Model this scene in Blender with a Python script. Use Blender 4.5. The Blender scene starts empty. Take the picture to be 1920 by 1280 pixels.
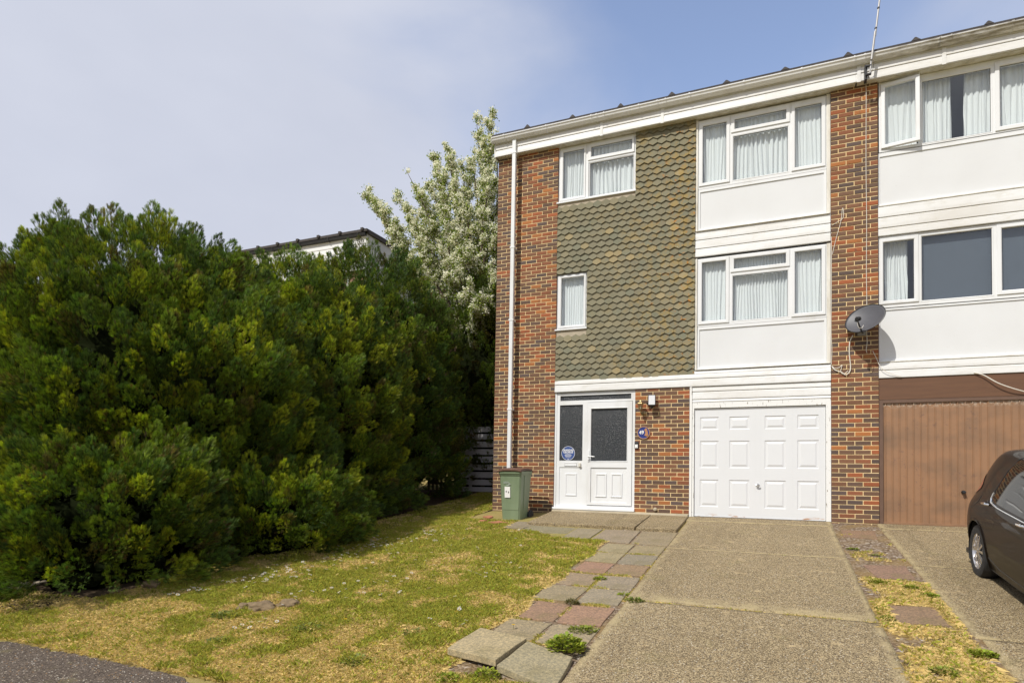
import bpy, bmesh, math, random
import numpy as np
from mathutils import Vector, Matrix, Euler

# ------------------------------------------------------------------ camera, world, sun, exposure
SC = bpy.context.scene
COL = SC.collection
camd = bpy.data.cameras.new('camera')
cam = bpy.data.objects.new('camera', camd)
COL.objects.link(cam)
CF = Vector((-0.39352728, 0.91858787, 0.03650477))
CR = Vector((0.91931165, 0.39314974, 0.01730254))
CU = Vector((-0.00154206, -0.04036829, 0.99918368))
CP = Vector((0.0, -11.6397, 0.6044))
cam.matrix_world = Matrix(((CR.x, CU.x, -CF.x, CP.x), (CR.y, CU.y, -CF.y, CP.y), (CR.z, CU.z, -CF.z, CP.z), (0, 0, 0, 1)))
camd.sensor_width = 36.0
camd.lens = 1158.0 / 1920.0 * 36.0
camd.shift_y = 216.9 / 1920.0
camd.clip_start = 0.05
camd.clip_end = 3000
SC.camera = cam

SUN_DIR = Vector((-0.44, -1.0, 1.26)).normalized()      # towards the sun
SUN_EL = math.asin(SUN_DIR.z)
SUN_ROT = math.atan2(SUN_DIR.x, SUN_DIR.y)
sund = bpy.data.lights.new('sun', 'SUN')
sund.energy = 4.3
sund.angle = math.radians(0.55)
sund.color = (1.0, 0.958, 0.88)
sun = bpy.data.objects.new('sun', sund)
COL.objects.link(sun)
sun.rotation_euler = SUN_DIR.to_track_quat('Z', 'Y').to_euler()
sun.location = SUN_DIR * 60

W = bpy.data.worlds.new('World')
SC.world = W
W.use_nodes = True
wt = W.node_tree
wt.nodes.clear()
def wn(t, **k):
    n = wt.nodes.new(t)
    for a, b in k.items(): setattr(n, a, b)
    return n
wo = wn('ShaderNodeOutputWorld')
bg = wn('ShaderNodeBackground'); bg.inputs['Strength'].default_value = 0.075
sky = wn('ShaderNodeTexSky', sky_type='NISHITA', sun_disc=False)
sky.sun_elevation = SUN_EL; sky.sun_rotation = SUN_ROT
sky.air_density = 1.0; sky.dust_density = 1.2; sky.ozone_density = 2.0
tc = wn('ShaderNodeTexCoord')
# thin cloud bank: a broad bank over the west (left) with torn edges, blue gap over the house
mp = wn('ShaderNodeMapping'); mp.inputs['Scale'].default_value = (1.5, 1.5, 3.0); mp.inputs['Location'].default_value = (3.1, 0.4, 0.2)
nz = wn('ShaderNodeTexNoise'); nz.inputs['Scale'].default_value = 1.5; nz.inputs['Detail'].default_value = 7; nz.inputs['Roughness'].default_value = 0.52; nz.inputs['Distortion'].default_value = 0.35
dt = wn('ShaderNodeVectorMath', operation='DISTANCE'); dt.inputs[1].default_value = Vector((-0.02, 0.80, 0.62)).normalized()
mr = wn('ShaderNodeMapRange'); mr.inputs['From Min'].default_value = 0.10; mr.inputs['From Max'].default_value = 0.70; mr.inputs['To Min'].default_value = -0.34; mr.inputs['To Max'].default_value = 0.42
ad = wn('ShaderNodeMath', operation='ADD')
rp = wn('ShaderNodeMapRange'); rp.interpolation_type = 'SMOOTHSTEP'; rp.inputs['From Min'].default_value = 0.18; rp.inputs['From Max'].default_value = 0.90
nz2 = wn('ShaderNodeTexNoise'); nz2.inputs['Scale'].default_value = 2.6; nz2.inputs['Detail'].default_value = 4
cr = wn('ShaderNodeMix', data_type='RGBA')
cr.inputs[6].default_value = (7.4, 7.9, 9.5, 1); cr.inputs[7].default_value = (9.4, 9.8, 11.2, 1)
mx = wn('ShaderNodeMix', data_type='RGBA')
bl = wn('ShaderNodeMix', data_type='RGBA', blend_type='MULTIPLY'); bl.inputs[0].default_value = 1.0; bl.inputs[7].default_value = (4.0, 3.4, 3.15, 1)
L = wt.links.new
L(tc.outputs['Generated'], mp.inputs['Vector']); L(mp.outputs[0], nz.inputs['Vector']); L(mp.outputs[0], nz2.inputs['Vector'])
L(tc.outputs['Generated'], dt.inputs[0]); L(dt.outputs['Value'], mr.inputs['Value'])
L(mr.outputs[0], ad.inputs[0]); L(nz.outputs['Fac'], ad.inputs[1]); L(ad.outputs[0], rp.inputs['Value'])
L(nz2.outputs['Fac'], cr.inputs[0]); L(sky.outputs[0], bl.inputs[6])
L(rp.outputs[0], mx.inputs[0]); L(bl.outputs[2], mx.inputs[6]); L(cr.outputs[2], mx.inputs[7])
L(mx.outputs[2], bg.inputs['Color']); L(bg.outputs[0], wo.inputs['Surface'])

SC.view_settings.view_transform = 'Standard'
SC.view_settings.look = 'None'
SC.view_settings.exposure = 0.0
SC.view_settings.gamma = 1.0
SC.cycles.max_bounces = 6
SC.cycles.transparent_max_bounces = 12

rnd = random.Random(7)
rng = np.random.default_rng(11)

# ------------------------------------------------------------------ object helpers
def tag(o, label=None, cat=None, group=None, kind=None):
    if label: o['label'] = label
    if cat: o['category'] = cat
    if group: o['group'] = group
    if kind: o['kind'] = kind
    return o
def thing(name, label, cat, loc=(0, 0, 0), rot=(0, 0, 0), group=None):
    o = bpy.data.objects.new(name, None); COL.objects.link(o)
    o.location = loc; o.rotation_euler = rot; o.empty_display_size = 0.2
    return tag(o, label, cat, group)

class MB:
    def __init__(s): s.v = []; s.f = []; s.c = []; s.col = None
    def add(s, vs, fs, col=None):
        n = len(s.v); s.v.extend([tuple(p) for p in vs])
        for f in fs: s.f.append([n + i for i in f]); s.c.append(col if col is not None else (s.col or (1, 1, 1)))
    def box(s, x0, x1, y0, y1, z0, z1, col=None):
        s.add([(x0, y0, z0), (x1, y0, z0), (x1, y1, z0), (x0, y1, z0), (x0, y0, z1), (x1, y0, z1), (x1, y1, z1), (x0, y1, z1)],
              [(3, 2, 1, 0), (4, 5, 6, 7), (0, 1, 5, 4), (1, 2, 6, 5), (2, 3, 7, 6), (3, 0, 4, 7)], col)
    def obox(s, c, ax, sz, col=None):
        """oriented box: centre, 3 axes, 3 full sizes"""
        c = Vector(c); a = [Vector(q).normalized() * (h / 2) for q, h in zip(ax, sz)]
        vs = [c + a[0] * i + a[1] * j + a[2] * k for k in (-1, 1) for (i, j) in ((-1, -1), (1, -1), (1, 1), (-1, 1))]
        s.add(vs, [(3, 2, 1, 0), (4, 5, 6, 7), (0, 1, 5, 4), (1, 2, 6, 5), (2, 3, 7, 6), (3, 0, 4, 7)], col)
    def prism(s, poly, axis, a0, a1, col=None):
        """poly of 2-d points extruded along axis: 'x' poly is (y,z); 'y' poly is (x,z); 'z' poly is (x,y)"""
        def P(p, a): return {'x': (a, p[0], p[1]), 'y': (p[0], a, p[1]), 'z': (p[0], p[1], a)}[axis]
        n = len(poly); vs = [P(p, a0) for p in poly] + [P(p, a1) for p in poly]
        s.add(vs, [tuple(range(n))[::-1], tuple(range(n, 2 * n))] + [(i, (i + 1) % n, n + (i + 1) % n, n + i) for i in range(n)], col)
    def tube(s, path, r, n=8, col=None, caps=True):
        path = [Vector(p) for p in path]; rs = r if isinstance(r, (list, tuple)) else [r] * len(path)
        vs = []; prev = None
        for i, p in enumerate(path):
            d = (path[min(i + 1, len(path) - 1)] - path[max(i - 1, 0)])
            d = d.normalized() if d.length > 1e-9 else Vector((0, 0, 1))
            if prev is None:
                u = d.orthogonal().normalized()
            else:
                u = (prev - d * prev.dot(d)); u = u.normalized() if u.length > 1e-6 else d.orthogonal().normalized()
            prev = u; w = d.cross(u)
            for k in range(n):
                a = 2 * math.pi * k / n; vs.append(p + (u * math.cos(a) + w * math.sin(a)) * rs[i])
        fs = []
        for i in range(len(path) - 1):
            for k in range(n):
                fs.append((i * n + k, i * n + (k + 1) % n, (i + 1) * n + (k + 1) % n, (i + 1) * n + k))
        if caps:
            fs.append(tuple(range(n))[::-1]); m = (len(path) - 1) * n; fs.append(tuple(range(m, m + n)))
        s.add(vs, fs, col)
    def lathe(s, prof, c=(0, 0, 0), axis='z', n=24, col=None):
        """prof: (r, h) pairs round an axis through c"""
        vs = []; c = Vector(c)
        for r, h in prof:
            for k in range(n):
                a = 2 * math.pi * k / n; x, y = r * math.cos(a), r * math.sin(a)
                vs.append(c + Vector({'z': (x, y, h), 'y': (x, -h, y), 'x': (h, x, y)}[axis]))
        fs = []
        for i in range(len(prof) - 1):
            for k in range(n): fs.append((i * n + k, i * n + (k + 1) % n, (i + 1) * n + (k + 1) % n, (i + 1) * n + k))
        s.add(vs, fs, col)
    def plate(s, rect, holes, y0, y1, col=None, sides=True):
        """board in the XZ plane between y0 (front) and y1 with rectangular holes"""
        X = sorted({rect[0], rect[1], *[h[0] for h in holes], *[h[1] for h in holes]}); Z = sorted({rect[2], rect[3], *[h[2] for h in holes], *[h[3] for h in holes]})
        X = [x for x in X if rect[0] <= x <= rect[1]]; Z = [z for z in Z if rect[2] <= z <= rect[3]]
        def inside(i, j):
            if i < 0 or j < 0 or i >= len(X) - 1 or j >= len(Z) - 1: return False
            cx, cz = (X[i] + X[i + 1]) / 2, (Z[j] + Z[j + 1]) / 2
            return not any(h[0] < cx < h[1] and h[2] < cz < h[3] for h in holes)
        for i in range(len(X) - 1):
            for j in range(len(Z) - 1):
                if not inside(i, j): continue
                a, b, c, d = X[i], X[i + 1], Z[j], Z[j + 1]
                s.add([(a, y0, c), (b, y0, c), (b, y0, d), (a, y0, d)], [(0, 1, 2, 3)], col)
                s.add([(a, y1, c), (b, y1, c), (b, y1, d), (a, y1, d)], [(3, 2, 1, 0)], col)
                if not sides: continue
                if not inside(i - 1, j): s.add([(a, y0, c), (a, y0, d), (a, y1, d), (a, y1, c)], [(0, 1, 2, 3)], col)
                if not inside(i + 1, j): s.add([(b, y0, c), (b, y1, c), (b, y1, d), (b, y0, d)], [(0, 1, 2, 3)], col)
                if not inside(i, j - 1): s.add([(a, y0, c), (a, y1, c), (b, y1, c), (b, y0, c)], [(0, 1, 2, 3)], col)
                if not inside(i, j + 1): s.add([(a, y0, d), (b, y0, d), (b, y1, d), (a, y1, d)], [(0, 1, 2, 3)], col)
    def ring(s, o, i, yf, yb, ch=0.012, dy=0.010, col=None):
        """mitred frame: outer rect o, inner rect i (x0,x1,z0,z1), chamfered outer and inner lip"""
        def rc(r, y): return [(r[0], y, r[2]), (r[1], y, r[2]), (r[1], y, r[3]), (r[0], y, r[3])]
        loops = [rc(o, yb), rc(o, yf + dy * .5), rc((o[0] + ch * .4, o[1] - ch * .4, o[2] + ch * .4, o[3] - ch * .4), yf),
                 rc((i[0] - ch, i[1] + ch, i[2] - ch, i[3] + ch), yf), rc(i, yf + dy), rc(i, yb)]
        vs = [p for l in loops for p in l]; fs = []
        for k in range(len(loops) - 1):
            for a in range(4): fs.append((k * 4 + a, k * 4 + (a + 1) % 4, (k + 1) * 4 + (a + 1) % 4, (k + 1) * 4 + a))
        for a in range(4): fs.append((20 + a, 20 + (a + 1) % 4, (a + 1) % 4, a))
        s.add(vs, fs, col)
    def build(s, name, mat, parent=None, smooth=False, bevel=0.0, fix=False, loc=None):
        me = bpy.data.meshes.new(name)
        me.from_pydata(s.v, [], s.f)
        if any(c != (1, 1, 1) for c in s.c):
            at = me.color_attributes.new('Col', 'FLOAT_COLOR', 'CORNER')
            arr = []
            for f, c in zip(s.f, s.c): arr.extend([c[0], c[1], c[2], 1.0] * len(f))
            at.data.foreach_set('color', arr)
        me.materials.append(mat)
        if fix or smooth:
            bm = bmesh.new(); bm.from_mesh(me); bmesh.ops.remove_doubles(bm, verts=bm.verts, dist=1e-5)
            bmesh.ops.recalc_face_normals(bm, faces=bm.faces); bm.to_mesh(me); bm.free()
        if smooth:
            me.polygons.foreach_set('use_smooth', [True] * len(me.polygons))
            me.set_sharp_from_angle(angle=math.radians(smooth if smooth is not True else 38))
        o = bpy.data.objects.new(name, me); COL.objects.link(o)
        if parent: o.parent = parent
        if loc: o.location = loc
        if bevel:
            b = o.modifiers.new('bevel', 'BEVEL'); b.width = bevel; b.segments = 2; b.limit_method = 'ANGLE'; b.angle_limit = math.radians(40)
            b.harden_normals = False
        return o

def mesh_np(name, V, F, mat, parent=None, C=None, smooth=False):
    """V (n,3) float; F (m,k) int; C per-vertex colour (n,3)"""
    V = np.asarray(V, np.float32); F = np.asarray(F, np.int32); m, k = F.shape
    me = bpy.data.meshes.new(name)
    me.vertices.add(len(V)); me.vertices.foreach_set('co', V.ravel())
    me.loops.add(m * k); me.loops.foreach_set('vertex_index', F.ravel())
    me.polygons.add(m); me.polygons.foreach_set('loop_start', np.arange(0, m * k, k, dtype=np.int32)); me.polygons.foreach_set('loop_total', np.full(m, k, np.int32))
    me.update(calc_edges=True)
    if C is not None:
        at = me.color_attributes.new('Col', 'FLOAT_COLOR', 'POINT')
        c4 = np.ones((len(V), 4), np.float32); c4[:, :3] = C; at.data.foreach_set('color', c4.ravel())
    if smooth: me.polygons.foreach_set('use_smooth', np.ones(m, bool))
    me.materials.append(mat)
    o = bpy.data.objects.new(name, me); COL.objects.link(o)
    if parent: o.parent = parent
    return o

def text_part(name, body, size, mat, parent, M, extrude=0.0005, font_scale=(1, 1), bold=0.0):
    cu = bpy.data.curves.new(name, 'FONT'); cu.body = body; cu.size = size; cu.align_x = 'CENTER'; cu.align_y = 'CENTER'
    cu.extrude = extrude; cu.offset = bold; cu.resolution_u = 3
    to = bpy.data.objects.new('tmp', cu); COL.objects.link(to)
    dg = bpy.context.evaluated_depsgraph_get()
    me = bpy.data.meshes.new_from_object(to.evaluated_get(dg))
    bpy.data.objects.remove(to); bpy.data.curves.remove(cu)
    me.transform(M @ Matrix.Diagonal((font_scale[0], font_scale[1], 1, 1)))
    me.materials.clear(); me.materials.append(mat); me.name = name
    o = bpy.data.objects.new(name, me); COL.objects.link(o)
    if parent: o.parent = parent
    return o

def vnoise(x, y, seed=0, z=None):
    """smooth value noise in [0,1] on arrays"""
    def h(i, j, k=0):
        n = (i * 374761393 + j * 668265263 + k * 2147483647 + seed * 974711) & 0xffffffff
        n = ((n ^ (n >> 13)) * 1274126177) & 0xffffffff
        return ((n ^ (n >> 16)) & 0xffff) / 65535.0
    xi = np.floor(x).astype(np.int64); yi = np.floor(y).astype(np.int64); fx = x - xi; fy = y - yi
    fx = fx * fx * (3 - 2 * fx); fy = fy * fy * (3 - 2 * fy)
    return (h(xi, yi) * (1 - fx) + h(xi + 1, yi) * fx) * (1 - fy) + (h(xi, yi + 1) * (1 - fx) + h(xi + 1, yi + 1) * fx) * fy
def fbm(x, y, seed=0, oct=3):
    t = 0; a = 0.5; s = 0
    for i in range(oct): t = t + a * vnoise(x * 2 ** i, y * 2 ** i, seed + i * 17); s += a; a *= .5
    return t / s

# ------------------------------------------------------------------ materials
class NT:
    def __init__(s, name):
        s.m = bpy.data.materials.new(name); s.m.use_nodes = True; s.t = s.m.node_tree; s.t.nodes.clear()
        s.out = s.n('ShaderNodeOutputMaterial'); s.b = s.n('ShaderNodeBsdfPrincipled'); s.l(s.b.outputs[0], s.out.inputs[0])
        s.co = s.n('ShaderNodeTexCoord')
    def n(s, t, **k):
        n = s.t.nodes.new(t)
        for a, b in k.items():
            if hasattr(n, a) and not isinstance(b, tuple): setattr(n, a, b)
        return n
    def l(s, a, b): s.t.links.new(a, b)
    def noise(s, scale, detail=4, rough=0.55, vec=None, stretch=None, dist=0.0):
        n = s.n('ShaderNodeTexNoise'); n.inputs['Scale'].default_value = scale; n.inputs['Detail'].default_value = detail; n.inputs['Roughness'].default_value = rough; n.inputs['Distortion'].default_value = dist
        v = vec or s.co.outputs['Object']
        if stretch:
            m = s.n('ShaderNodeMapping'); m.inputs['Scale'].default_value = stretch; s.l(v, m.inputs[0]); v = m.outputs[0]
        s.l(v, n.inputs['Vector']); return n.outputs['Fac']
    def vor(s, scale, out='Color', feature='F1', rnd_=1.0, vec=None):
        n = s.n('ShaderNodeTexVoronoi', feature=feature); n.inputs['Scale'].default_value = scale; n.inputs['Randomness'].default_value = rnd_
        s.l(vec or s.co.outputs['Object'], n.inputs['Vector']); return n.outputs[out]
    def ramp(s, fac, stops, interp='LINEAR'):
        n = s.n('ShaderNodeValToRGB'); n.color_ramp.interpolation = interp
        e = n.color_ramp.elements
        while len(e) < len(stops): e.new(0.5)
        for i, (p, c) in enumerate(stops):
            e[i].position = p; e[i].color = (c, c, c, 1) if not isinstance(c, tuple) else (*c, 1)
        s.l(fac, n.inputs[0]); return n.outputs[0]
    def rng(s, v, a, b, c=0.0, d=1.0):
        n = s.n('ShaderNodeMapRange'); n.inputs[1].default_value = a; n.inputs[2].default_value = b; n.inputs[3].default_value = c; n.inputs[4].default_value = d
        s.l(v, n.inputs[0]); return n.outputs[0]
    def mix(s, fac, a, b, mode='MIX'):
        n = s.n('ShaderNodeMix'); n.data_type = 'RGBA'; n.blend_type = mode
        for i, x in ((0, fac), (6, a), (7, b)):
            if isinstance(x, (int, float)): n.inputs[i].default_value = x if i == 0 else (x, x, x, 1)
            elif isinstance(x, tuple): n.inputs[i].default_value = (*x, 1)
            else: s.l(x, n.inputs[i])
        return n.outputs[2]
    def math(s, op, a, b=0.0):
        n = s.n('ShaderNodeMath'); n.operation = op
        for i, x in enumerate((a, b)):
            if isinstance(x, (int, float)): n.inputs[i].default_value = x
            else: s.l(x, n.inputs[i])
        return n.outputs[0]
    def attr(s, name='Col', out='Color'):
        n = s.n('ShaderNodeAttribute'); n.attribute_name = name; return n.outputs[out]
    def sep(s, v):
        n = s.n('ShaderNodeSeparateXYZ'); s.l(v, n.inputs[0]); return n.outputs
    def bump(s, h, strength=0.4, dist=0.01):
        n = s.n('ShaderNodeBump'); n.inputs['Strength'].default_value = strength; n.inputs['Distance'].default_value = dist
        s.l(h, n.inputs['Height']); s.l(n.outputs[0], s.b.inputs['Normal'])
    def set(s, color=None, rough=None, metal=None, spec=None, coat=None):
        for k, x in (('Base Color', color), ('Roughness', rough), ('Metallic', metal), ('Specular IOR Level', spec), ('Coat Weight', coat)):
            if x is None: continue
            if isinstance(x, (int, float)): s.b.inputs[k].default_value = x
            elif isinstance(x, tuple): s.b.inputs[k].default_value = (*x, 1)
            else: s.l(x, s.b.inputs[k])
        return s.m

def simple(name, col, rough=0.6, var=0.12, scale=8.0, metal=0.0, spec=0.5, bump=0.0, bscale=60.0, coat=None):
    t = NT(name); c = t.mix(t.noise(scale, 5), tuple(x * (1 - var) for x in col), tuple(min(1, x * (1 + var)) for x in col))
    if bump: t.bump(t.noise(bscale, 3), bump, 0.004)
    return t.set(c, rough, metal, spec, coat)

M = {}
# white plastic cladding and frames: near clean, faint grime
t = NT('white_plastic'); g = t.noise(2.2, 6, .6, stretch=(1, 1, .35)); s_ = t.noise(55, 3)
c = t.mix(t.rng(g, .52, .78), (.735, .745, .75), (.62, .61, .58)); c = t.mix(t.rng(s_, .66, .8, 0, .25), c, (.5, .47, .4))
t.bump(t.noise(3.0, 2), .25, .01)
M['white'] = t.set(c, .32, spec=.45)
t = NT('weathered_white_cladding'); g = t.noise(1.6, 6, .62, stretch=(.35, 1, 1.6)); s_ = t.noise(9, 6, .7, stretch=(.5, 1, 1))
c = t.mix(t.rng(g, .42, .72), (.745, .75, .745), (.63, .61, .57)); c = t.mix(t.rng(s_, .52, .78, 0, .5), c, (.50, .46, .36)); dr = t.noise(5, 5, .7, stretch=(2.5, 1, .4)); c = t.mix(t.rng(dr, .60, .82, 0, .3), c, (.46, .42, .33))
t.bump(t.noise(2.5, 3, stretch=(.6, 1, 3)), .35, .012)
M['clad'] = t.set(c, .42, spec=.4)
t = NT('dirty_cream_trim'); g = t.noise(6, 6, .7, stretch=(1, 1, .25))
M['trim'] = t.set(t.mix(t.rng(g, .4, .7), (.74, .72, .66), (.50, .46, .37)), .55)
t = NT('spandrel_panel'); g = t.noise(1.3, 4)
c = t.mix(t.rng(g, .3, .8), (.695, .705, .71), (.65, .655, .655)); c = t.mix(t.rng(t.noise(40, 2), .72, .8, 0, .5), c, (.45, .42, .36))
dr = t.noise(2.2, 6, .7, stretch=(2, 1, .5)); c = t.mix(t.rng(dr, .58, .85, 0, .22), c, (.55, .53, .48)); t.bump(t.noise(1.1, 1), .2, .02)
M['panel'] = t.set(c, .30, spec=.45)
t = NT('gutter_plastic'); X = t.sep(t.co.outputs['Object'])
g = t.noise(3.5, 7, .7, stretch=(.8, 2, 4)); dm = t.math('MULTIPLY', t.rng(X[0], 1.3, 2.0), t.rng(g, .38, .60))
c = t.mix(t.math('MULTIPLY', dm, .85), (.78, .78, .77), (.20, .17, .11)); c = t.mix(t.rng(t.noise(7, 5, stretch=(.4, 1, 1)), .55, .8, 0, .5), c, (.5, .46, .38))
M['gutter'] = t.set(c, .35)
# bricks: colour attribute per brick, kiln tones over it
t = NT('multi_red_brick'); a = t.attr(); n1 = t.noise(9, 5, .65); n2 = t.noise(140, 3, .6)
c = t.mix(t.rng(n1, .60, .72, 0, .5), a, (.27, .085, .032)); c = t.mix(t.rng(t.noise(12, 4), .58, .72, 0, .55), c, (.055, .038, .036))
c = t.mix(t.rng(n2, .3, .7, 0, .35), c, (.26, .17, .11), 'MIX'); c = t.mix(t.rng(t.noise(170, 2), .68, .78, 0, .8), c, (.04, .03, .025))
t.bump(t.noise(120, 4, .7), .55, .006)
M['brick'] = t.set(c, .85, spec=.25)
t = NT('sand_mortar'); c = t.mix(t.noise(4, 6, .6), (.72, .52, .25), (.90, .72, .43)); c = t.mix(t.rng(t.noise(60, 3), .55, .8, 0, .35), c, (.34, .22, .11))
t.bump(t.noise(200, 3), .6, .006)
M['mortar'] = t.set(c, .95, spec=.1)
# hung tiles: olive grey concrete with ochre lichen, denser towards the bay
t = NT('hanging_tile'); a = t.attr(); X = t.sep(t.co.outputs['Object'])
c = t.mix(t.rng(t.noise(70, 4, .6), .35, .7, 0, .35), a, (.26, .235, .16))
l1 = t.noise(6.5, 6, .70); l2 = t.noise(1.6, 3)
m1 = t.math('MULTIPLY', t.rng(l1, .48, .58), t.rng(X[0], -3.6, -1.45, .12, 1.0)); m1 = t.math('MULTIPLY', m1, t.rng(l2, .38, .52))
c = t.mix(t.math('MULTIPLY', m1, .62), c, t.mix(t.noise(16, 3), (.34, .25, .08), (.30, .17, .025)))
m2 = t.math('MULTIPLY', t.rng(t.noise(9.0, 5, .7), .58, .66), t.rng(X[0], -2.6, -1.5, 0, .9)); c = t.mix(m2, c, (.42, .16, .015))
c = t.mix(t.rng(t.noise(22, 4), .70, .76, 0, .8), c, (.55, .53, .46))
t.bump(t.noise(110, 4, .7), .5, .005)
M['tile'] = t.set(c, .88, spec=.2)
M['render'] = simple('bare_cement_render', (.42, .36, .27), .95, .25, 14, bump=.5, bscale=90)
M['concrete'] = simple('old_concrete', (.40, .34, .24), .95, .35, 5, bump=.6, bscale=70)
M['dark'] = simple('dark_interior', (.045, .045, .05), .9, .2)
M['room'] = simple('room_plaster', (.55, .52, .48), .9, .06)
M['black'] = simple('black_plastic', (.018, .018, .02), .45, .2)
M['rubber_seal'] = simple('grey_rubber_seal', (.06, .06, .065), .6, .2)  # glazing seal, kept dark to draw the shadow line at the glass edge
M['felt'] = simple('dark_roof_felt', (.055, .048, .045), .9, .35, 12, bump=.5)
M['net'] = None
t = NT('net_curtain'); c = t.mix(t.noise(40, 2, stretch=(1, 1, .05)), (.90, .91, .91), (.95, .95, .95)); t.set(c, .9, spec=.1)
tr = t.n('ShaderNodeBsdfTranslucent'); tr.inputs[0].default_value = (.95, .96, .97, 1); ms = t.n('ShaderNodeMixShader'); ms.inputs[0].default_value = .16
t.l(t.b.outputs[0], ms.inputs[1]); t.l(tr.outputs[0], ms.inputs[2]); t.l(ms.outputs[0], t.out.inputs[0]); M['net'] = t.m
def glass(name, tint, refl, rough=.0):
    t = NT(name); tb = t.n('ShaderNodeBsdfTransparent'); tb.inputs[0].default_value = (*tint, 1)
    gb = t.n('ShaderNodeBsdfGlossy'); gb.inputs['Color'].default_value = (.95, .97, 1, 1); gb.inputs['Roughness'].default_value = rough
    lw = t.n('ShaderNodeLayerWeight'); lw.inputs[0].default_value = .5
    f = t.math('ADD', t.math('MULTIPLY', t.math('POWER', lw.outputs[1], 5.0), .9), refl); ms = t.n('ShaderNodeMixShader'); t.l(f, ms.inputs[0]); t.l(tb.outputs[0], ms.inputs[1]); t.l(gb.outputs[0], ms.inputs[2]); t.l(ms.outputs[0], t.out.inputs[0])
    bp = t.n('ShaderNodeBump'); bp.inputs['Strength'].default_value = .04; bp.inputs['Distance'].default_value = .01; t.l(t.noise(1.2, 1), bp.inputs['Height']); t.l(bp.outputs[0], gb.inputs['Normal'])
    return t.m
M['glass'] = glass('window_glass', (.95, .97, .97), .055)
t = NT('obscured_glass'); v = t.vor(120, 'Distance'); n_ = t.noise(70, 4, .65, dist=1.0)
c = t.mix(t.rng(n_, .45, .75), (.020, .023, .027), (.085, .09, .095)); t.bump(t.math('ADD', v, n_), .55, .006)
M['obscure'] = t.set(c, .22, spec=.6)
M['brass'] = simple('weathered_brass', (.33, .24, .12), .38, .35, 30, metal=.85)
M['chrome'] = simple('chrome', (.75, .76, .78), .12, .05, metal=1.0)
M['galv'] = simple('galvanised_steel', (.36, .35, .34), .5, .2, 20, metal=.5)
M['cable'] = simple('white_cable_sheath', (.70, .66, .58), .6, .15)
M['cabledark'] = simple('grey_cable_sheath', (.18, .15, .12), .6, .2)
t = NT('flaking_white_paint'); n_ = t.noise(14, 6, .7, stretch=(2.5, 2.5, .6)); c = t.mix(t.rng(n_, .60, .64), (.76, .76, .74), (.25, .21, .16)); t.bump(t.rng(n_, .6, .64), .5, .002)
M['flake'] = t.set(c, .6)
t = NT('garage_door_white'); X = t.sep(t.co.outputs['Object']); n_ = t.noise(9, 5, .7, stretch=(.4, 1, 2)); r_ = t.math('MULTIPLY', t.rng(n_, .56, .66), t.rng(X[2], .075, .015))
c = t.mix(t.noise(1.5, 4), (.705, .715, .725), (.67, .68, .69)); c = t.mix(r_, c, (.42, .18, .04)); M['garage'] = t.set(c, .35)
t = NT('tan_painted_steel'); n_ = t.noise(1.3, 6, .65, stretch=(1, 1, 1.5)); c = t.mix(t.rng(n_, .45, .72), (.30, .165, .088), (.19, .118, .072))
sp = t.math('MULTIPLY', t.rng(t.noise(13, 6, .75), .56, .62), t.rng(t.noise(1.7, 2), .5, .6)); c = t.mix(t.math('MULTIPLY', sp, .75), c, (.17, .10, .07))
X = t.sep(t.co.outputs['Object']); sc_ = t.math('MULTIPLY', t.rng(X[2], 1.86, 1.93), t.rng(t.noise(25, 4), .45, .6)); c = t.mix(t.math('MULTIPLY', sc_, .6), c, (.55, .46, .36))
M['tan'] = t.set(c, .5)
t = NT('brown_stained_board'); n_ = t.noise(3, 6, .65, stretch=(.5, 1, 7)); c = t.mix(n_, (.075, .036, .020), (.185, .088, .042)); M['beam'] = t.set(c, .6)
M['brownframe'] = simple('brown_frame_paint', (.13, .075, .05), .6, .25)
t = NT('grey_weathered_wood'); n_ = t.noise(5, 6, .7, stretch=(1, 1, 9)); c = t.mix(n_, (.34, .34, .36), (.68, .67, .68)); c = t.mix(t.rng(t.noise(3, 4), .5, .8, 0, .6), c, (.16, .17, .12)); M['fencewood'] = t.set(c, .85)
M['postwood'] = simple('mossy_post_wood', (.13, .12, .06), .9, .4, 9, bump=.5)
M['bark'] = simple('rough_bark', (.085, .062, .042), .95, .45, 14, bump=.8, bscale=30)
M['stone'] = simple('lichen_stone', (.19, .135, .075), .95, .6, 14, bump=.9, bscale=35)
def leafmat(name, rough=.55, trans=.28, tcol=(1.3, 1.5, .6)):
    t = NT(name); a = t.attr(); t.set(a, rough, spec=.25)
    tr = t.n('ShaderNodeBsdfTranslucent'); t.l(t.mix(1.0, a, tcol, 'MULTIPLY'), tr.inputs[0]); ms = t.n('ShaderNodeMixShader'); ms.inputs[0].default_value = trans
    t.l(t.b.outputs[0], ms.inputs[1]); t.l(tr.outputs[0], ms.inputs[2]); t.l(ms.outputs[0], t.out.inputs[0]); return t.m
M['conifer'] = leafmat('conifer_foliage', .6, .30, (1.12, 1.35, .5))
M['leaf'] = leafmat('broad_leaf', .5, .3)
M['grass'] = leafmat('grass_blade', .6, .3, (1.1, 1.15, .8))
M['blossom'] = leafmat('blossom_petal', .7, .5, (1.05, 1.03, .92))
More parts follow.
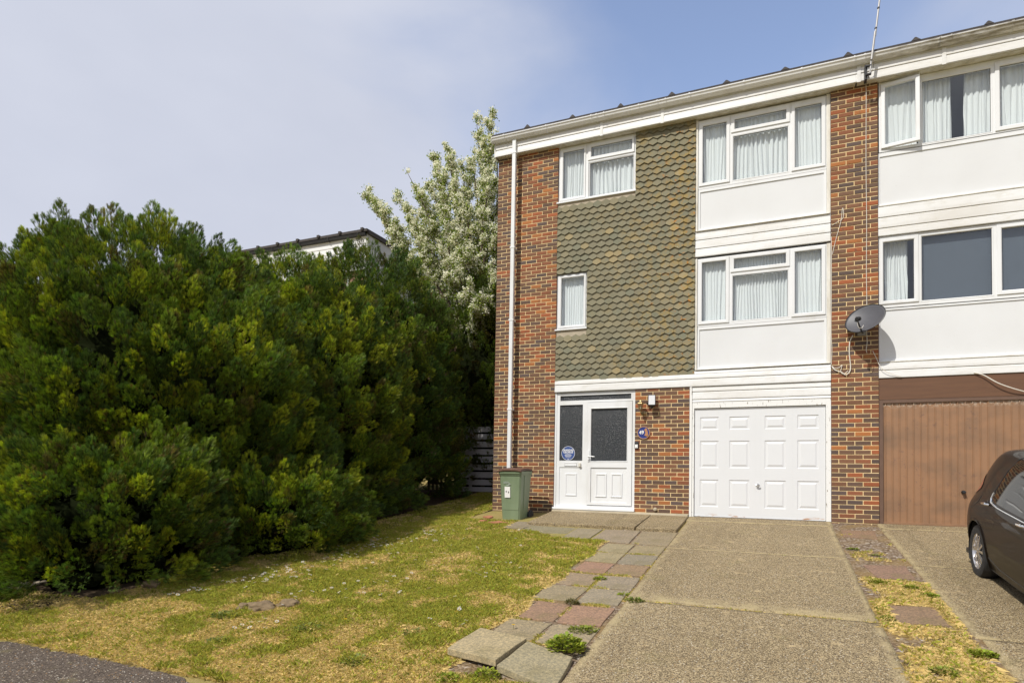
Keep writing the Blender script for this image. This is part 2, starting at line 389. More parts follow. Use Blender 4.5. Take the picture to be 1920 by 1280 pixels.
# ground surfaces
t = NT('lawn_soil'); n_ = t.noise(1.1, 6, .62); n2 = t.noise(26, 5, .7); c = t.mix(t.rng(n_, .38, .62), (.36, .27, .10), (.24, .23, .06)); c = t.mix(t.rng(n2, .35, .7), c, (.36, .28, .12)); c = t.mix(t.rng(t.noise(90, 3), .5, .7, 0, .4), c, (.13, .11, .04))
t.bump(t.noise(70, 5, .7), .8, .02); M['lawnbase'] = t.set(c, .95, spec=.1)
t = NT('dark_leaf_litter'); n_ = t.noise(14, 6, .7); c = t.mix(n_, (.04, .03, .02), (.10, .07, .042)); t.bump(t.noise(60, 5, .7), .8, .02); M['soil'] = t.set(c, .95, spec=.1)  # leaf litter, its tone darkened to carry the hedge-foot shadow too
t = NT('gravelly_soil'); v = t.vor(38, 'Color'); vd = t.vor(38, 'Distance'); hs = t.n('ShaderNodeRGBToBW'); t.l(v, hs.inputs[0])
c = t.ramp(hs.outputs[0], [(.0, (.08, .055, .035)), (.45, (.17, .12, .08)), (.75, (.27, .21, .15)), (.95, (.46, .41, .36))]); c = t.mix(t.rng(t.noise(2.5, 4), .45, .65, 0, .7), c, (.24, .16, .065)); t.bump(t.math('SUBTRACT', 1.0, vd), .7, .02); M['gravel'] = t.set(c, .95, spec=.15)
def aggregate(name, cement, dark, light, sc=95, ed=True):
    t = NT(name); v = t.vor(sc, 'Color'); vd = t.vor(sc, 'Distance'); hs = t.n('ShaderNodeRGBToBW'); t.l(v, hs.inputs[0])
    c = t.ramp(hs.outputs[0], [(.15, tuple(x * .75 for x in dark)), (.36, dark), (.52, cement), (.72, light), (.95, tuple(min(.75, x * 1.5) for x in light))])
    v2 = t.vor(sc * .42, 'Color'); h2 = t.n('ShaderNodeRGBToBW'); t.l(v2, h2.inputs[0]); d2 = t.vor(sc * .42, 'Distance')
    k2 = t.math('MULTIPLY', t.rng(h2.outputs[0], .62, .66), t.rng(d2, .34, .26)); c = t.mix(t.math('MULTIPLY', k2, .85), c, t.ramp(h2.outputs[0], [(.62, (.36, .20, .07)), (.70, (.10, .085, .075)), (.76, (.50, .43, .32)), (.84, (.62, .58, .50))], 'CONSTANT'))
    big = t.noise(.8, 6, .6); c = t.mix(t.rng(big, .35, .65, 0, .35), c, t.mix(1.0, c, (.62, .60, .56), 'MULTIPLY'))
    oil = t.noise(1.7, 7, .66, dist=.4); c = t.mix(t.rng(oil, .60, .72, 0, .5), c, t.mix(1.0, c, (.50, .49, .48), 'MULTIPLY')); moss = t.noise(2.6, 6, .7); c = t.mix(t.rng(moss, .58, .74, 0, .45), c, (.21, .18, .07))
    wp = t.vor(58, 'Color'); wd = t.vor(58, 'Distance'); wh = t.n('ShaderNodeRGBToBW'); t.l(wp, wh.inputs[0]); c = t.mix(t.math('MULTIPLY', t.rng(wh.outputs[0], .80, .82), t.rng(wd, .30, .22)), c, (.62, .56, .46))
    st = t.noise(5.5, 7, .72); c = t.mix(t.rng(st, .60, .66, 0, .75), c, tuple(min(1, x * 1.6) for x in cement)); ty = t.noise(1.4, 3, .5, stretch=(2.2, .10, 1)); c = t.mix(t.rng(ty, .56, .72, 0, .35), c, t.mix(1.0, c, (.62, .61, .60), 'MULTIPLY'))
    if ed:
        a = t.attr('Col'); e = t.sep(a)[0]; en = t.math('MULTIPLY', e, t.rng(t.noise(7, 6, .72), .38, .58)); c = t.mix(t.math('MULTIPLY', en, .8), c, t.mix(t.noise(14, 5, .7), (.50, .40, .22), (.36, .29, .16)))
    t.bump(t.math('ADD', vd, t.noise(60, 3)), .7, .008); return t.set(c, .9, spec=.3)
M['drive'] = aggregate('exposed_aggregate_concrete', (.300, .230, .128), (.150, .112, .064), (.40, .315, .185), 130)
M['road'] = aggregate('worn_tarmac', (.105, .080, .060), (.066, .050, .038), (.15, .118, .092), 120, False)
t = NT('grey_paving_slab'); a = t.attr(); n_ = t.noise(3.5, 6, .65); c = t.mix(t.rng(n_, .3, .7, 0, .5), a, t.mix(1.0, a, (.6, .58, .52), 'MULTIPLY')); c = t.mix(t.rng(t.noise(38, 6, .8), .44, .60, 0, .8), c, t.mix(1.0, a, (1.75, 1.62, 1.42), 'MULTIPLY')); c = t.mix(t.rng(t.noise(2.2, 6, .7), .52, .70, 0, .5), c, (.19, .16, .075)); c = t.mix(t.rng(t.noise(110, 2), .6, .72, 0, .6), c, (.06, .05, .04)); t.bump(t.noise(90, 4, .7), .6, .006)
M['slab'] = t.set(c, .92, spec=.2)
t = NT('car_paint'); M['carpaint'] = t.set(t.mix(t.noise(900, 1), (.007, .0045, .003), (.011, .007, .005)), .4, metal=.0, spec=.10, coat=.32); t.b.inputs['Coat IOR'].default_value = 1.36; t.b.inputs['Coat Roughness'].default_value = .02
M['carglass'] = simple('tinted_car_glass', (.006, .006, .006), .04, .1, spec=.45)
M['tyre'] = simple('tyre_rubber', (.025, .025, .026), .8, .2, 40)
M['alloy'] = simple('alloy_rim', (.62, .60, .59), .25, .08, 20, metal=.9)
M['redlens'] = simple('red_lens', (.45, .012, .010), .15, .15, coat=1.0)
M['binbody'] = None
t = NT('green_bin_plastic'); n_ = t.noise(3, 5, .6, stretch=(1, 1, .4)); c = t.mix(t.rng(n_, .35, .7), (.165, .215, .125), (.215, .27, .165)); M['binbody'] = t.set(c, .42)
M['binlid'] = simple('brown_bin_lid', (.125, .062, .042), .5, .25, 6)
M['paper'] = simple('white_paper_label', (.80, .79, .76), .7, .03)
M['blue'] = simple('blue_enamel', (.035, .075, .25), .4, .06)
M['plaqueblue'] = simple('deep_blue_plaque', (.02, .035, .19), .35, .08)
M['plaquerim'] = simple('tan_plaque_rim', (.42, .24, .14), .5, .1)
M['owl'] = simple('brown_painted_relief', (.42, .20, .09), .6, .3, 60)
M['lettering'] = simple('white_lettering', (.82, .82, .80), .5, .02)
M['lampglass'] = simple('smoky_lamp_glass', (.30, .31, .29), .1, .2, coat=1.0)
M['lens'] = simple('frosted_flood_lens', (.55, .55, .56), .35, .08, 60)
M['dishgrey'] = simple('dark_grey_dish_mesh', (.075, .075, .085), .5, .15, 20)
M['matrubber'] = simple('grey_rubber_mat', (.10, .11, .115), .8, .25, 30)
M['matrim'] = simple('pale_rubber_rim', (.52, .54, .56), .6, .1)
M['farwhite'] = simple('far_white_cladding', (.74, .74, .73), .5, .10, 1.2)
M['terracotta'] = simple('red_clay_piece', (.36, .15, .08), .9, .2)
# ------------------------------------------------------------------ ground shape
def gz(x, y):
    """ground height: the plot climbs 11 % towards the house"""
    x = np.asarray(x, float); y = np.asarray(y, float)
    z = -0.03 + 0.11 * y
    low = -0.03 + 0.11 * -8.4 + (y + 8.4) * 0.05
    z = np.where(y < -8.4, np.maximum(low, -1.35), z)
    hi = -0.03 + 0.11 * 7 + (y - 7) * 0.04
    z = np.where(y > 7, np.minimum(hi, 3.0), z)
    z = np.where((y > 0.02) & (x > -5.3), np.minimum(z, -0.06), z)
    return z
def gzf(x, y): return float(gz(x, y))

# ------------------------------------------------------------------ brickwork
PAL = [((.098, .060, .046), 24), ((.135, .072, .046), 22), ((.175, .078, .042), 20), ((.225, .075, .034), 16), ((.31, .082, .028), 8), ((.37, .13, .036), 6), ((.078, .058, .058), 12)]
def brick_col(bias=0.0):
    w = [p[1] * (1 + bias * (1.6 if i in (3, 4, 5) else -.6 if i in (0, 1, 6) else 0)) for i, p in enumerate(PAL)]
    c = rnd.choices([p[0] for p in PAL], w)[0]; k = rnd.uniform(.85, 1.18)
    return tuple(x * k for x in c)
def bricks(mb, mo, u0, u1, z0, z1, T, unit=.2225, course=.0755, depth=.09, phase=0, bias=None):
    """brick boxes in running bond; mb gets bricks, mo the mortar backing; T maps (u, depth, z)"""
    j = .0125; r = 0; z = z0
    n = max(1, round((u1 - u0) * 2 / unit)); unit = (u1 - u0 + j) * 2 / n if True else unit
    while z < z1 - .02:
        zt = min(z + course - j, z1); off = 0 if (r + phase) % 2 else unit / 2
        u = u0 - off
        while u < u1 - .01:
            a, b = max(u, u0), min(u + unit - j, u1)
            if b - a > .025:
                d = rnd.uniform(-.0022, .0022); e = .003; w = [rnd.uniform(-.0015, .0015) for _ in range(4)]
                P = [(a, d + e, z + w[0]), (b, d + e, z + w[1]), (b, d + e, zt + w[2]), (a, d + e, zt + w[3])]
                Q = [(a + e, d, z + e + w[0]), (b - e, d, z + e + w[1]), (b - e, d, zt - e + w[2]), (a + e, d, zt - e + w[3])]
                R_ = [(a, depth, z), (b, depth, z), (b, depth, zt), (a, depth, zt)]
                vs = [T(*p) for p in Q + P + R_]
                fs = [(0, 1, 2, 3)] + [(i, 4 + i, 4 + (i + 1) % 4, (i + 1) % 4) for i in range(4)] + [(4 + i, 8 + i, 8 + (i + 1) % 4, 4 + (i + 1) % 4) for i in range(4)]
                bb = bias((a + b) / 2, z) if bias else 0
                mb.add(vs, fs, brick_col(bb))
            u += unit
        z += course; r += 1
    m = .0065; e = .004
    P = [T(a, d, z) for d in (m, depth + .01) for (a, z) in ((u0 + e, z0 - .01), (u1 - e, z0 - .01), (u1 - e, z1), (u0 + e, z1))]
    mo.add(P, [(0, 1, 2, 3), (0, 4, 5, 1), (1, 5, 6, 2), (2, 6, 7, 3), (3, 7, 4, 0), (7, 6, 5, 4)])
TF = lambda u, d, z: (u, d, z)

# ------------------------------------------------------------------ pieces shared by the two houses
def boards(mb, x0, x1, edges, y, ov=.007):
    """ship-lapped plastic boards between the heights in edges (top to bottom)"""
    for a, b in zip(edges[:-1], edges[1:]):
        h = a - b
        mb.prism([(y + .004, a - .0005), (y + .03, a - .0005), (y + .03, b + .003), (y - .001, b + .003), (y - ov, b + .008), (y - ov, b + h * .30), (y - ov * .25, a - .018), (y + .004, a - .010)], 'x', x0, x1)
def window(house, outer, holes, sashes, fixed, y=.042, name='window'):
    fr = MB(); fr.plate(outer, holes, y, y + .065)
    wo_ = fr.build(name, M['white'], house, bevel=.003)
    for o, i in sashes:
        s_ = MB(); s_.ring(o, i, y - .017, y + .05); so = s_.build('sash', M['white'], wo_)
        p = MB(); p.box(i[0] - .005, i[1] + .005, y + .012, y + .016, i[2] - .005, i[3] + .005); p.build('pane', M['glass'], wo_)
        g = MB(); g.ring((i[0] - .004, i[1] + .004, i[2] - .004, i[3] + .004), (i[0] + .005, i[1] - .005, i[2] + .005, i[3] - .005), y + .002, y + .011, .001, .001); g.build('seal', M['rubber_seal'], wo_)
    for i in fixed:
        o = (i[0] - .022, i[1] + .022, i[2] - .022, i[3] + .022)
        s_ = MB(); s_.ring(o, i, y - .004, y + .03, .014, .012); s_.build('bead', M['white'], wo_)
        p = MB(); p.box(i[0] - .005, i[1] + .005, y + .018, y + .022, i[2] - .005, i[3] + .005); p.build('pane', M['glass'], wo_)
        g = MB(); g.ring((i[0] - .004, i[1] + .004, i[2] - .004, i[3] + .004), (i[0] + .005, i[1] - .005, i[2] + .005, i[3] - .005), y + .009, y + .0175, .001, .001); g.build('seal', M['rubber_seal'], wo_)
    return wo_
def curtain(x0, x1, z0, z1, y, label, folds=14, amp=.013, sheer=True, group='net curtains behind the windows', flare=0.0):
    n = int((x1 - x0) * 170); m = 22; seed = rnd.randrange(1000); u = np.linspace(0, 1, n); v = np.linspace(0, 1, m)
    U, V_ = np.meshgrid(u, v); X = x0 + (x1 - x0) * U
    warp = U + .06 * (vnoise(U * 7, V_ * 1.2 + seed, seed) - .5) / max(.3, (x1 - x0))
    ph = warp * folds * 2 * np.pi
    A = amp * (.35 + 1.1 * vnoise(U * 5 + seed, V_ * .7, seed + 3))
    Y = y + A * (np.sin(ph) + .35 * np.sin(2.3 * ph + 1)) * (1 - .45 * (V_ > .93))
    Z = z0 + (z1 - z0) * V_ + .004 * np.sin(ph * .5)
    X = X + flare * (1 - V_) * (U - .5)
    V = np.stack([X, Y, Z], -1).reshape(-1, 3); i = np.arange(n - 1)[None] + np.arange(m - 1)[:, None] * n
    F = np.stack([i, i + 1, i + n + 1, i + n], -1).reshape(-1, 4)
    o = mesh_np('net_curtain', V, F, M['net'], smooth=True)
    return tag(o, label, 'curtain', group)
def raised_panel(mb, r, y, deep=.008):
    a = lambda k, yy: [(r[0] + k, yy, r[2] + k), (r[1] - k, yy, r[2] + k), (r[1] - k, yy, r[3] - k), (r[0] + k, yy, r[3] - k)]
    L_ = [a(0, y), a(.008, y + deep), a(.030, y + deep), a(.058, y + .0005)]
    vs = [p for l in L_ for p in l]; fs = [(12, 13, 14, 15)]
    for k in range(3):
        for i in range(4): fs.append((k * 4 + i, k * 4 + (i + 1) % 4, (k + 1) * 4 + (i + 1) % 4, (k + 1) * 4 + i))
    mb.add(vs, fs)

# ================================================================== the end house
house = thing('end_terrace_house', 'end brick house with olive hanging tiles, white front door and white garage door', 'house', (0, 0, 0))
nb = thing('terrace_house', 'adjoining house at the right edge with white panels above a brown ribbed garage door', 'house', (2.7, 0, 0))
NBX = 2.7
class Off:       # parent wrapper: children of nb keep world coordinates
    pass
def nbuild(mb, name, mat, parent=None, **k):
    o = mb.build(name, mat, parent or nb, **k)
    if parent is None: o.location.x -= NBX
    return o

# --- brick piers and the panel beside the door
def bias1(u, z): return .70 if (z > 3.4 and u > -4.95) else (-.35 if u < -5.05 else .0)
mb = MB(); mo = MB(); bricks(mb, mo, -5.41, -4.078, -.16, 7.40, TF, bias=bias1, depth=.10)
w = mb.build('brick_pier', M['brick'], house); mo.build('mortar', M['mortar'], w)
mb = MB(); mo = MB(); bricks(mb, mo, -2.465, -1.462, .045, 2.36, TF, bias=lambda u, z: -.05, depth=.10, phase=1)
w = mb.build('brick_panel', M['brick'], house); mo.build('mortar', M['mortar'], w)
mb = MB(); mo = MB(); bricks(mb, mo, .848, 1.546, -.155, 7.36, TF, bias=lambda u, z: .12 if z > 2 else -.05, depth=.12, phase=1)
w = mb.build('brick_pier', M['brick'], house); mo.build('mortar', M['mortar'], w)
# side wall facing the gate passage
TS = lambda u, d, z: (-5.41 + d, u, z)
mb = MB(); mo = MB(); bricks(mb, mo, .105, 8.6, -.20, 7.40, TS, depth=.09)
w = mb.build('side_wall', M['brick'], house); mo.build('mortar', M['mortar'], w)
s_ = MB(); s_.box(-5.30, -5.18, .12, 8.5, -.3, 7.5); s_.box(-5.30, 1.2, 8.5, 8.6, -.3, 7.9); s_.box(1.14, 1.26, .26, 8.5, -.3, 7.6)
s_.box(-5.17, 1.13, .26, 8.49, -.25, -.15); s_.box(-5.17, 1.13, .26, 8.49, 2.44, 2.56); s_.box(-5.17, 1.13, .26, 8.49, 4.96, 5.08); s_.box(-5.17, 1.13, .26, 8.49, 7.42, 7.5)
s_.box(-1.42, -1.34, .26, 4.2, 2.57, 4.95); s_.box(-1.42, -1.34, .26, 4.2, 5.09, 7.41); s_.box(-5.17, 1.13, 4.2, 4.3, 2.57, 4.95); s_.box(-5.17, 1.13, 4.2, 4.3, 5.09, 7.41)
s_.build('inner_wall', M['room'], house)
# --- tile hanging
bk = MB(); bk.plate((-4.078, -1.385, 2.36, 7.42), [(-4.078, -2.502, 6.20, 7.345), (-4.078, -3.445, 3.61, 4.742)], .055, .25)
bk.build('tile_backing', M['dark'], house)
for q in ((-4.076, -2.506, .022, .056, 6.02, 6.198), (-4.076, -3.449, .022, .056, 3.38, 3.608)):
    rd = MB(); rd.box(*q); rd.build('render_strip', M['render'], house)
def clip(poly, k, val, keep_gt):
    out = []
    for i in range(len(poly)):
        a, b = poly[i], poly[(i + 1) % len(poly)]
        ia = (a[k] >= val) if keep_gt else (a[k] <= val); ib = (b[k] >= val) if keep_gt else (b[k] <= val)
        if ia: out.append(a)
        if ia != ib:
            t_ = (val - a[k]) / (b[k] - a[k]); out.append((a[0] + (b[0] - a[0]) * t_, a[1] + (b[1] - a[1]) * t_))
    return out
tl = MB(); TW = .1655; TG = .1145; TH = .044
regions = [(-2.502, -1.385, 2.6, 7.42, False), (-4.076, -2.502, 4.745, 6.16, True), (-4.076, -3.445, 2.6, 3.53, True), (-3.445, -2.502, 2.6, 4.745, False)]
def tile_rows():
    zb0 = 2.597
    for r in range(60):
        zb = zb0 + r * TG - TH
        for c in range(-1, 19):
            xc = -4.078 + c * TW + (TW / 2 if r % 2 else 0)
            yield r, zb, xc
tcols = {}
for r, zb, xc in tile_rows():
    if zb > 7.42: continue
    k = rnd.random()
    base = (.182, .168, .112)
    if k < .022: base = (.29, .235, .13)
    elif k < .12: base = (.225, .198, .125)
    elif k < .30: base = (.160, .160, .112)
    f_ = rnd.uniform(.90, 1.10); col = tuple(q * f_ for q in base); dj = rnd.uniform(-.002, .002); rot = rnd.uniform(-.012, .012)
    for (x0, x1, z0, z1, ztop) in regions:
        if xc + TW / 2 < x0 or xc - TW / 2 > x1: continue
        g = .0012
        tip = zb + 2 * TG - TH * 0 - TG + TH     # top point of the visible hexagon
        tip = zb + TG + TH + 0.0
        if ztop:
            if tip > z1 + .001: continue
            last = tip + TG > z1 + .001
        else: last = False
        if last: poly = [(xc, zb), (xc + TW / 2 - g, zb + TH), (xc + TW / 2 - g, zb + TG), (xc, tip), (xc - TW / 2 + g, zb + TG), (xc - TW / 2 + g, zb + TH)]
        else: poly = [(xc, zb), (xc + TW / 2 - g, zb + TH), (xc + TW / 2 - g, zb + TG + .075), (xc - TW / 2 + g, zb + TG + .075), (xc - TW / 2 + g, zb + TH)]
        poly = [(p[0] + rot * (p[1] - zb - .1), p[1]) for p in poly]
        z0c = 2.575 if z0 == 2.6 else z0
        for (kk, val, gt) in ((0, x0, True), (0, x1, False), (1, z0c, True), (1, z1, False)):
            if len(poly) > 2: poly = clip(poly, kk, val, gt)
        if len(poly) < 3: continue
        dep = lambda z: .032 - .046 * (zb + .235 - z) / .235 + dj
        n = len(poly)
        vs = [(p[0], dep(p[1]), p[1]) for p in poly] + [(p[0], dep(p[1]) + .011, p[1]) for p in poly]
        tl.add(vs, [tuple(range(n))] + [(i, n + i, n + (i + 1) % n, (i + 1) % n) for i in range(n)], col)
tl.build('tile_hanging', M['tile'], house)
# --- windows of the end house
window(house, (-4.076, -2.504, 6.225, 7.345), [(-4.03, -3.525, 6.27, 7.30), (-3.455, -2.545, 7.00, 7.30), (-3.455, -2.545, 6.25, 6.95)],
       [((-4.045, -3.51, 6.25, 7.31), (-3.981, -3.548, 6.30, 7.248)), ((-3.462, -2.535, 6.985, 7.31), (-3.397, -2.585, 7.05, 7.245))], [(-3.422, -2.553, 6.262, 6.92)])
c_ = MB(); c_.box(-4.10, -2.49, -.012, .06, 6.192, 6.222); c_.build('window_sill', M['white'], house, bevel=.004)
window(house, (-4.076, -3.447, 3.635, 4.74), [(-3.985, -3.51, 3.70, 4.66)], [((-4.045, -3.47, 3.66, 4.72), (-3.982, -3.516, 3.703, 4.665))], [])
c_ = MB(); c_.box(-4.10, -3.435, -.012, .06, 3.603, 3.632); c_.build('window_sill', M['white'], house, bevel=.004)
def bay(z0, top_h, mid_h, lgl, ptop, pbot, zt):
    win = window(house, (-1.343, .784, z0, zt), [(-1.30, -.80, z0 + .06, zt - .04), (-.755, .20, top_h[0] - .04, zt - .04), (-.735, .185, mid_h[0], mid_h[1]), (.25, .755, z0 + .06, zt - .04)],
           [((-1.328, -.79, lgl[0] - .06, zt - .015), (-1.262, -.850, lgl[0], lgl[1])), ((-.768, .21, top_h[0] - .062, zt - .015), (-.706, .148, top_h[0], top_h[1])),
            ((.236, .768, lgl[0] - .055, zt - .015), (.293, .708, lgl[0] + .005, lgl[1]))], [(-.728, .177, mid_h[0], mid_h[1])])
    f = MB(); f.plate((-1.343, .784, pbot - .045, z0 - .004), [(-1.305, .744, pbot, ptop)], .045, .10); f.build('panel_frame', M['white'], house, bevel=.003)
    p = MB(); p.box(-1.31, .75, .062, .075, pbot - .005, ptop + .005); p.build('spandrel_panel', M['panel'], house)
    b = MB(); b.prism([(.012, pbot - .049), (-.012, pbot - .056), (-.012, pbot - .062), (.10, pbot - .062), (.10, pbot - .049)], 'x', -1.375, .830); b.build('panel_sill', M['trim'], house)
    return win
bay(6.035, (7.045, 7.220), (6.106, 6.916), (6.142, 7.212), 5.980, 5.298, 7.325)
bay(3.470, (4.474, 4.650), (3.535, 4.350), (3.566, 4.646), 3.415, 2.728, 4.728)
for a, b in ((5.252, 7.34), (2.672, 4.735)):
    for q in ((-1.383, -1.345, .018, .10, a, b), (.786, .846, .030, .10, a, b)):
        tr_ = MB(); tr_.box(*q); tr_.build('side_trim', M['trim'], house, bevel=.003)
b = MB(); boards(b, -1.383, .843, [5.236, 5.072, 4.913, 4.760], .018); b.build('cladding_band', M['clad'], house)
bk = MB(); bk.box(-1.383, .846, .052, .25, 4.74, 5.25); bk.box(-4.078, .846, .03, .25, 2.365, 2.57); bk.box(-1.383, .846, .052, .25, 2.57, 2.68); bk.box(-1.383, .846, .10, .25, 5.25, 5.99); bk.box(-1.383, .846, .10, .25, 2.68, 3.42)
bk.box(-1.385, -1.345, .10, .25, 5.99, 7.4); bk.box(.786, .846, .10, .25, 5.99, 7.4); bk.box(-1.385, -1.345, .10, .25, 3.42, 4.74); bk.box(.786, .846, .10, .25, 3.42, 4.74); bk.build('backing_wall', M['dark'], house)
b = MB(); boards(b, -4.076, .843, [2.592, 2.505, 2.362], -.012); boards(b, -1.388, .843, [2.655, 2.592], .010); b.build('cladding_band', M['clad'], house)
# --- fascia, soffit, gutter, roof run over both houses; each house gets its own length
def eaves(x0, x1, bld, joins, left_end=False):
    b = MB(); boards(b, x0, x1, [7.735, 7.600, 7.487, 7.346], -.125, .008)
    for j in joins: b.box(j - .028, j + .028, -.1385, -.12, 7.338, 7.735)
    bld(b, 'fascia', M['clad'])
    s2 = MB(); s2.box(x0 + .02, x1 - .002, -.119, .24, 7.352, 7.362); s2.box(x0 + .02, x1 - .002, -.085, -.080, 7.345, 7.353); bld(s2, 'soffit', M['trim'])
    gp = [(-.258, 7.722), (-.264, 7.716), (-.262, 7.700), (-.248, 7.690), (-.236, 7.655), (-.205, 7.622), (-.150, 7.616), (-.138, 7.640), (-.138, 7.722), (-.148, 7.722), (-.148, 7.645), (-.205, 7.634), (-.238, 7.70), (-.250, 7.722)]
    g = MB(); g.prism(gp, 'x', x0 - (.045 if left_end else 0), x1)
    if left_end: g.box(x0 - .05, x0 - .045, -.262, -.138, 7.616, 7.724)
    go = bld(g, 'gutter', M['gutter'])
    big = [(-.263, 7.727), (-.270, 7.716), (-.267, 7.697), (-.253, 7.687), (-.240, 7.652), (-.207, 7.616), (-.148, 7.610), (-.134, 7.636), (-.134, 7.727), (-.148, 7.724), (-.148, 7.645), (-.205, 7.634), (-.238, 7.70), (-.250, 7.724)]
    x = x0 + .22; bxs = []
    while x < x1 - .05: bxs.append((x, x + .028)); x += .93
    for j in joins: bxs += [(j - .085, j - .065), (j + .065, j + .085)]
    for a, b_ in bxs: br = MB(); br.prism(big, 'x', a, b_); br.build('gutter_bracket', M['gutter'], go)
    return go
def roof(x0, x1, bld, off):
    r = MB(); P = lambda y, dz=0: 7.735 + (y + .21) * .07 + dz
    r.prism([(-.225, P(-.225)), (9.0, P(9.0)), (9.0, P(9.0, .045)), (-.225, P(-.225, .045))], 'x', x0, x1)
    ro = bld(r, 'roof', M['felt'])
    t_ = MB(); x = off
    while x < x1 - .08:
        if x > x0 + .02: 
            w_ = rnd.uniform(.06, .07); h_ = rnd.uniform(.058, .075)
            vs = [(x - w_, -.23, P(-.23, .044)), (x + w_, -.23, P(-.23, .044)), (x - .01, -.215, P(-.23, .044 + h_)), (x + .012, -.215, P(-.23, .044 + h_ * .9)),
                  (x - w_, 8.9, P(8.9, .044)), (x + w_, 8.9, P(8.9, .044)), (x - .01, 8.9, P(8.9, .044 + h_)), (x + .012, 8.9, P(8.9, .044 + h_ * .9))]
            t_.add(vs, [(0, 1, 3, 2), (4, 6, 7, 5), (0, 2, 6, 4), (2, 3, 7, 6), (3, 1, 5, 7)])
        x += .962
    t_.build('batten_roll', M['felt'], ro)
    return ro
hb = lambda m_, n, mat: m_.build(n, mat, house)
nbb = lambda m_, n, mat: nbuild(m_, n, mat)
eaves(-5.425, 1.215, hb, [-1.98, -4.4 + 1.25], True)
e_ = MB(); e_.box(-5.452, -5.426, -.13, 8.8, 7.345, 7.735); e_.build('side_fascia', M['clad'], house)
roof(-5.475, 1.20, hb, -4.68)
# downpipe
dp = MB(); dp.box(-5.022, -4.945, -.185, -.115, .0, 7.62); do = dp.build('downpipe', M['white'], house, bevel=.006)
for z in (7.33, 5.35, 3.85, 2.02):
    br = MB(); br.box(-5.034, -4.933, -.190, -.112, z, z + .035); br.box(-5.01, -4.955, -.114, .004, z + .004, z + .030)
    br.build('pipe_bracket', M['white'], do)
# --- front door and side light
fd = MB(); fd.plate((-4.034, -2.470, .088, 2.335), [(-3.970, -2.548, 2.192, 2.292), (-3.976, -3.500, 1.003, 2.108), (-3.970, -3.500, .130, .876), (-3.402, -2.518, .140, 2.150)], .030, .10)
fo = fd.build('door_frame', M['white'], house, bevel=.003)
p = MB(); p.box(-3.975, -2.543, .055, .06, 2.187, 2.297); p.box(-3.98, -3.495, .055, .06, .998, 2.112); p.build('obscured_pane', M['obscure'], fo)
p = MB(); p.plate((-3.975, -3.495, .125, .881), [(-3.838, -3.622, .325, .742)], .042, .06); p.plate((-3.838, -3.622, .325, .742), [], .06, .062)
for r in ((-3.838, -3.622, .325, .742),): p.ring((r[0] - .012, r[1] + .012, r[2] - .012, r[3] + .012), (r[0] + .022, r[1] - .022, r[2] + .022, r[3] - .022), .030, .058, .012, .012); p.box(r[0] + .02, r[1] - .02, .038, .05, r[2] + .02, r[3] - .02)
p.build('side_panel', M['white'], fo)
lb = MB(); lb.ring((-3.868, -3.610, .900, .968), (-3.850, -3.628, .914, .954), .016, .034); lb.box(-3.855, -3.623, .021, .034, .910, .958); lb.build('letterbox', M['white'], fo)
lb = MB(); lb.box(-3.570, -3.525, -.002, .034, .885, .962); lb.build('door_knocker', M['trim'], fo, bevel=.006)
lf = MB(); lf.plate((-3.396, -2.524, .148, 2.142), [(-3.325, -2.618, 1.000, 2.016), (-3.325, -2.618, .200, .872)], .014, .085); lf.ring((-3.34, -2.603, .985, 2.031), (-3.325, -2.618, 1.000, 2.016), .008, .02, .004, .01)
lo = lf.build('front_door', M['white'], house, bevel=.003)
p = MB(); p.box(-3.33, -2.613, .045, .05, .995, 2.021); p.build('obscured_pane', M['obscure'], lo)
p = MB(); R1 = (-3.215, -3.020, .315, .745); R2 = (-2.912, -2.715, .315, .745); p.plate((-3.33, -2.613, .195, .877), [], .034, .06)
for r in (R1, R2): p.ring((r[0] - .012, r[1] + .012, r[2] - .012, r[3] + .012), (r[0] + .022, r[1] - .022, r[2] + .022, r[3] - .022), .020, .0345, .012, .010); p.box(r[0] + .024, r[1] - .024, .028, .0338, r[2] + .024, r[3] - .024)
p.build('door_panel', M['white'], lo)
h = MB(); h.box(-3.385, -3.350, .003, .014, .985, 1.20); h.tube([(-3.367, .005, 1.085), (-3.367, -.045, 1.085)], .010); h.tube([(-3.367, -.045, 1.085), (-3.30, -.052, 1.087), (-3.235, -.048, 1.080)], .009); h.lathe([(0, -.0), (.014, -.0), (.014, .02), (0, .022)], (-3.367, .005, 1.03), 'y', 12)
h.build('door_handle', M['white'], lo, smooth=True)
sl = MB(); sl.box(-4.095, -2.455, -.050, .045, .045, .086); sl.build('door_sill', M['white'], house, bevel=.006)
fb = MB(); fb.box(-4.076, -4.036, .02, .10, .088, 2.36); fb.box(-2.468, -2.462, .015, .10, .088, 2.36); fb.box(-4.036, -2.468, .045, .10, 2.337, 2.362); fb.build('frame_trim', M['white'], house)
bk = MB(); bk.box(-4.07, -2.47, .11, .12, .05, 2.36); bk.box(-4.07, -1.4, .12, .25, -.2, .04); bk.build('backing_wall', M['dark'], house)
st = MB(); st.prism([(-.135, -.20), (-.135, -.02), (-.11, .038), (.12, .038), (.12, -.20)], 'x', -4.076, -1.470); st.build('door_step', M['concrete'], house, bevel=.012)
ov = MB(); ov.lathe([(.0, .052), (.020, .052), (.034, .040), (.034, -.01), (0, -.01)], (-2.068, 0, .105), 'y', 18); ov.build('overflow_pipe', M['concrete'], house, smooth=True)
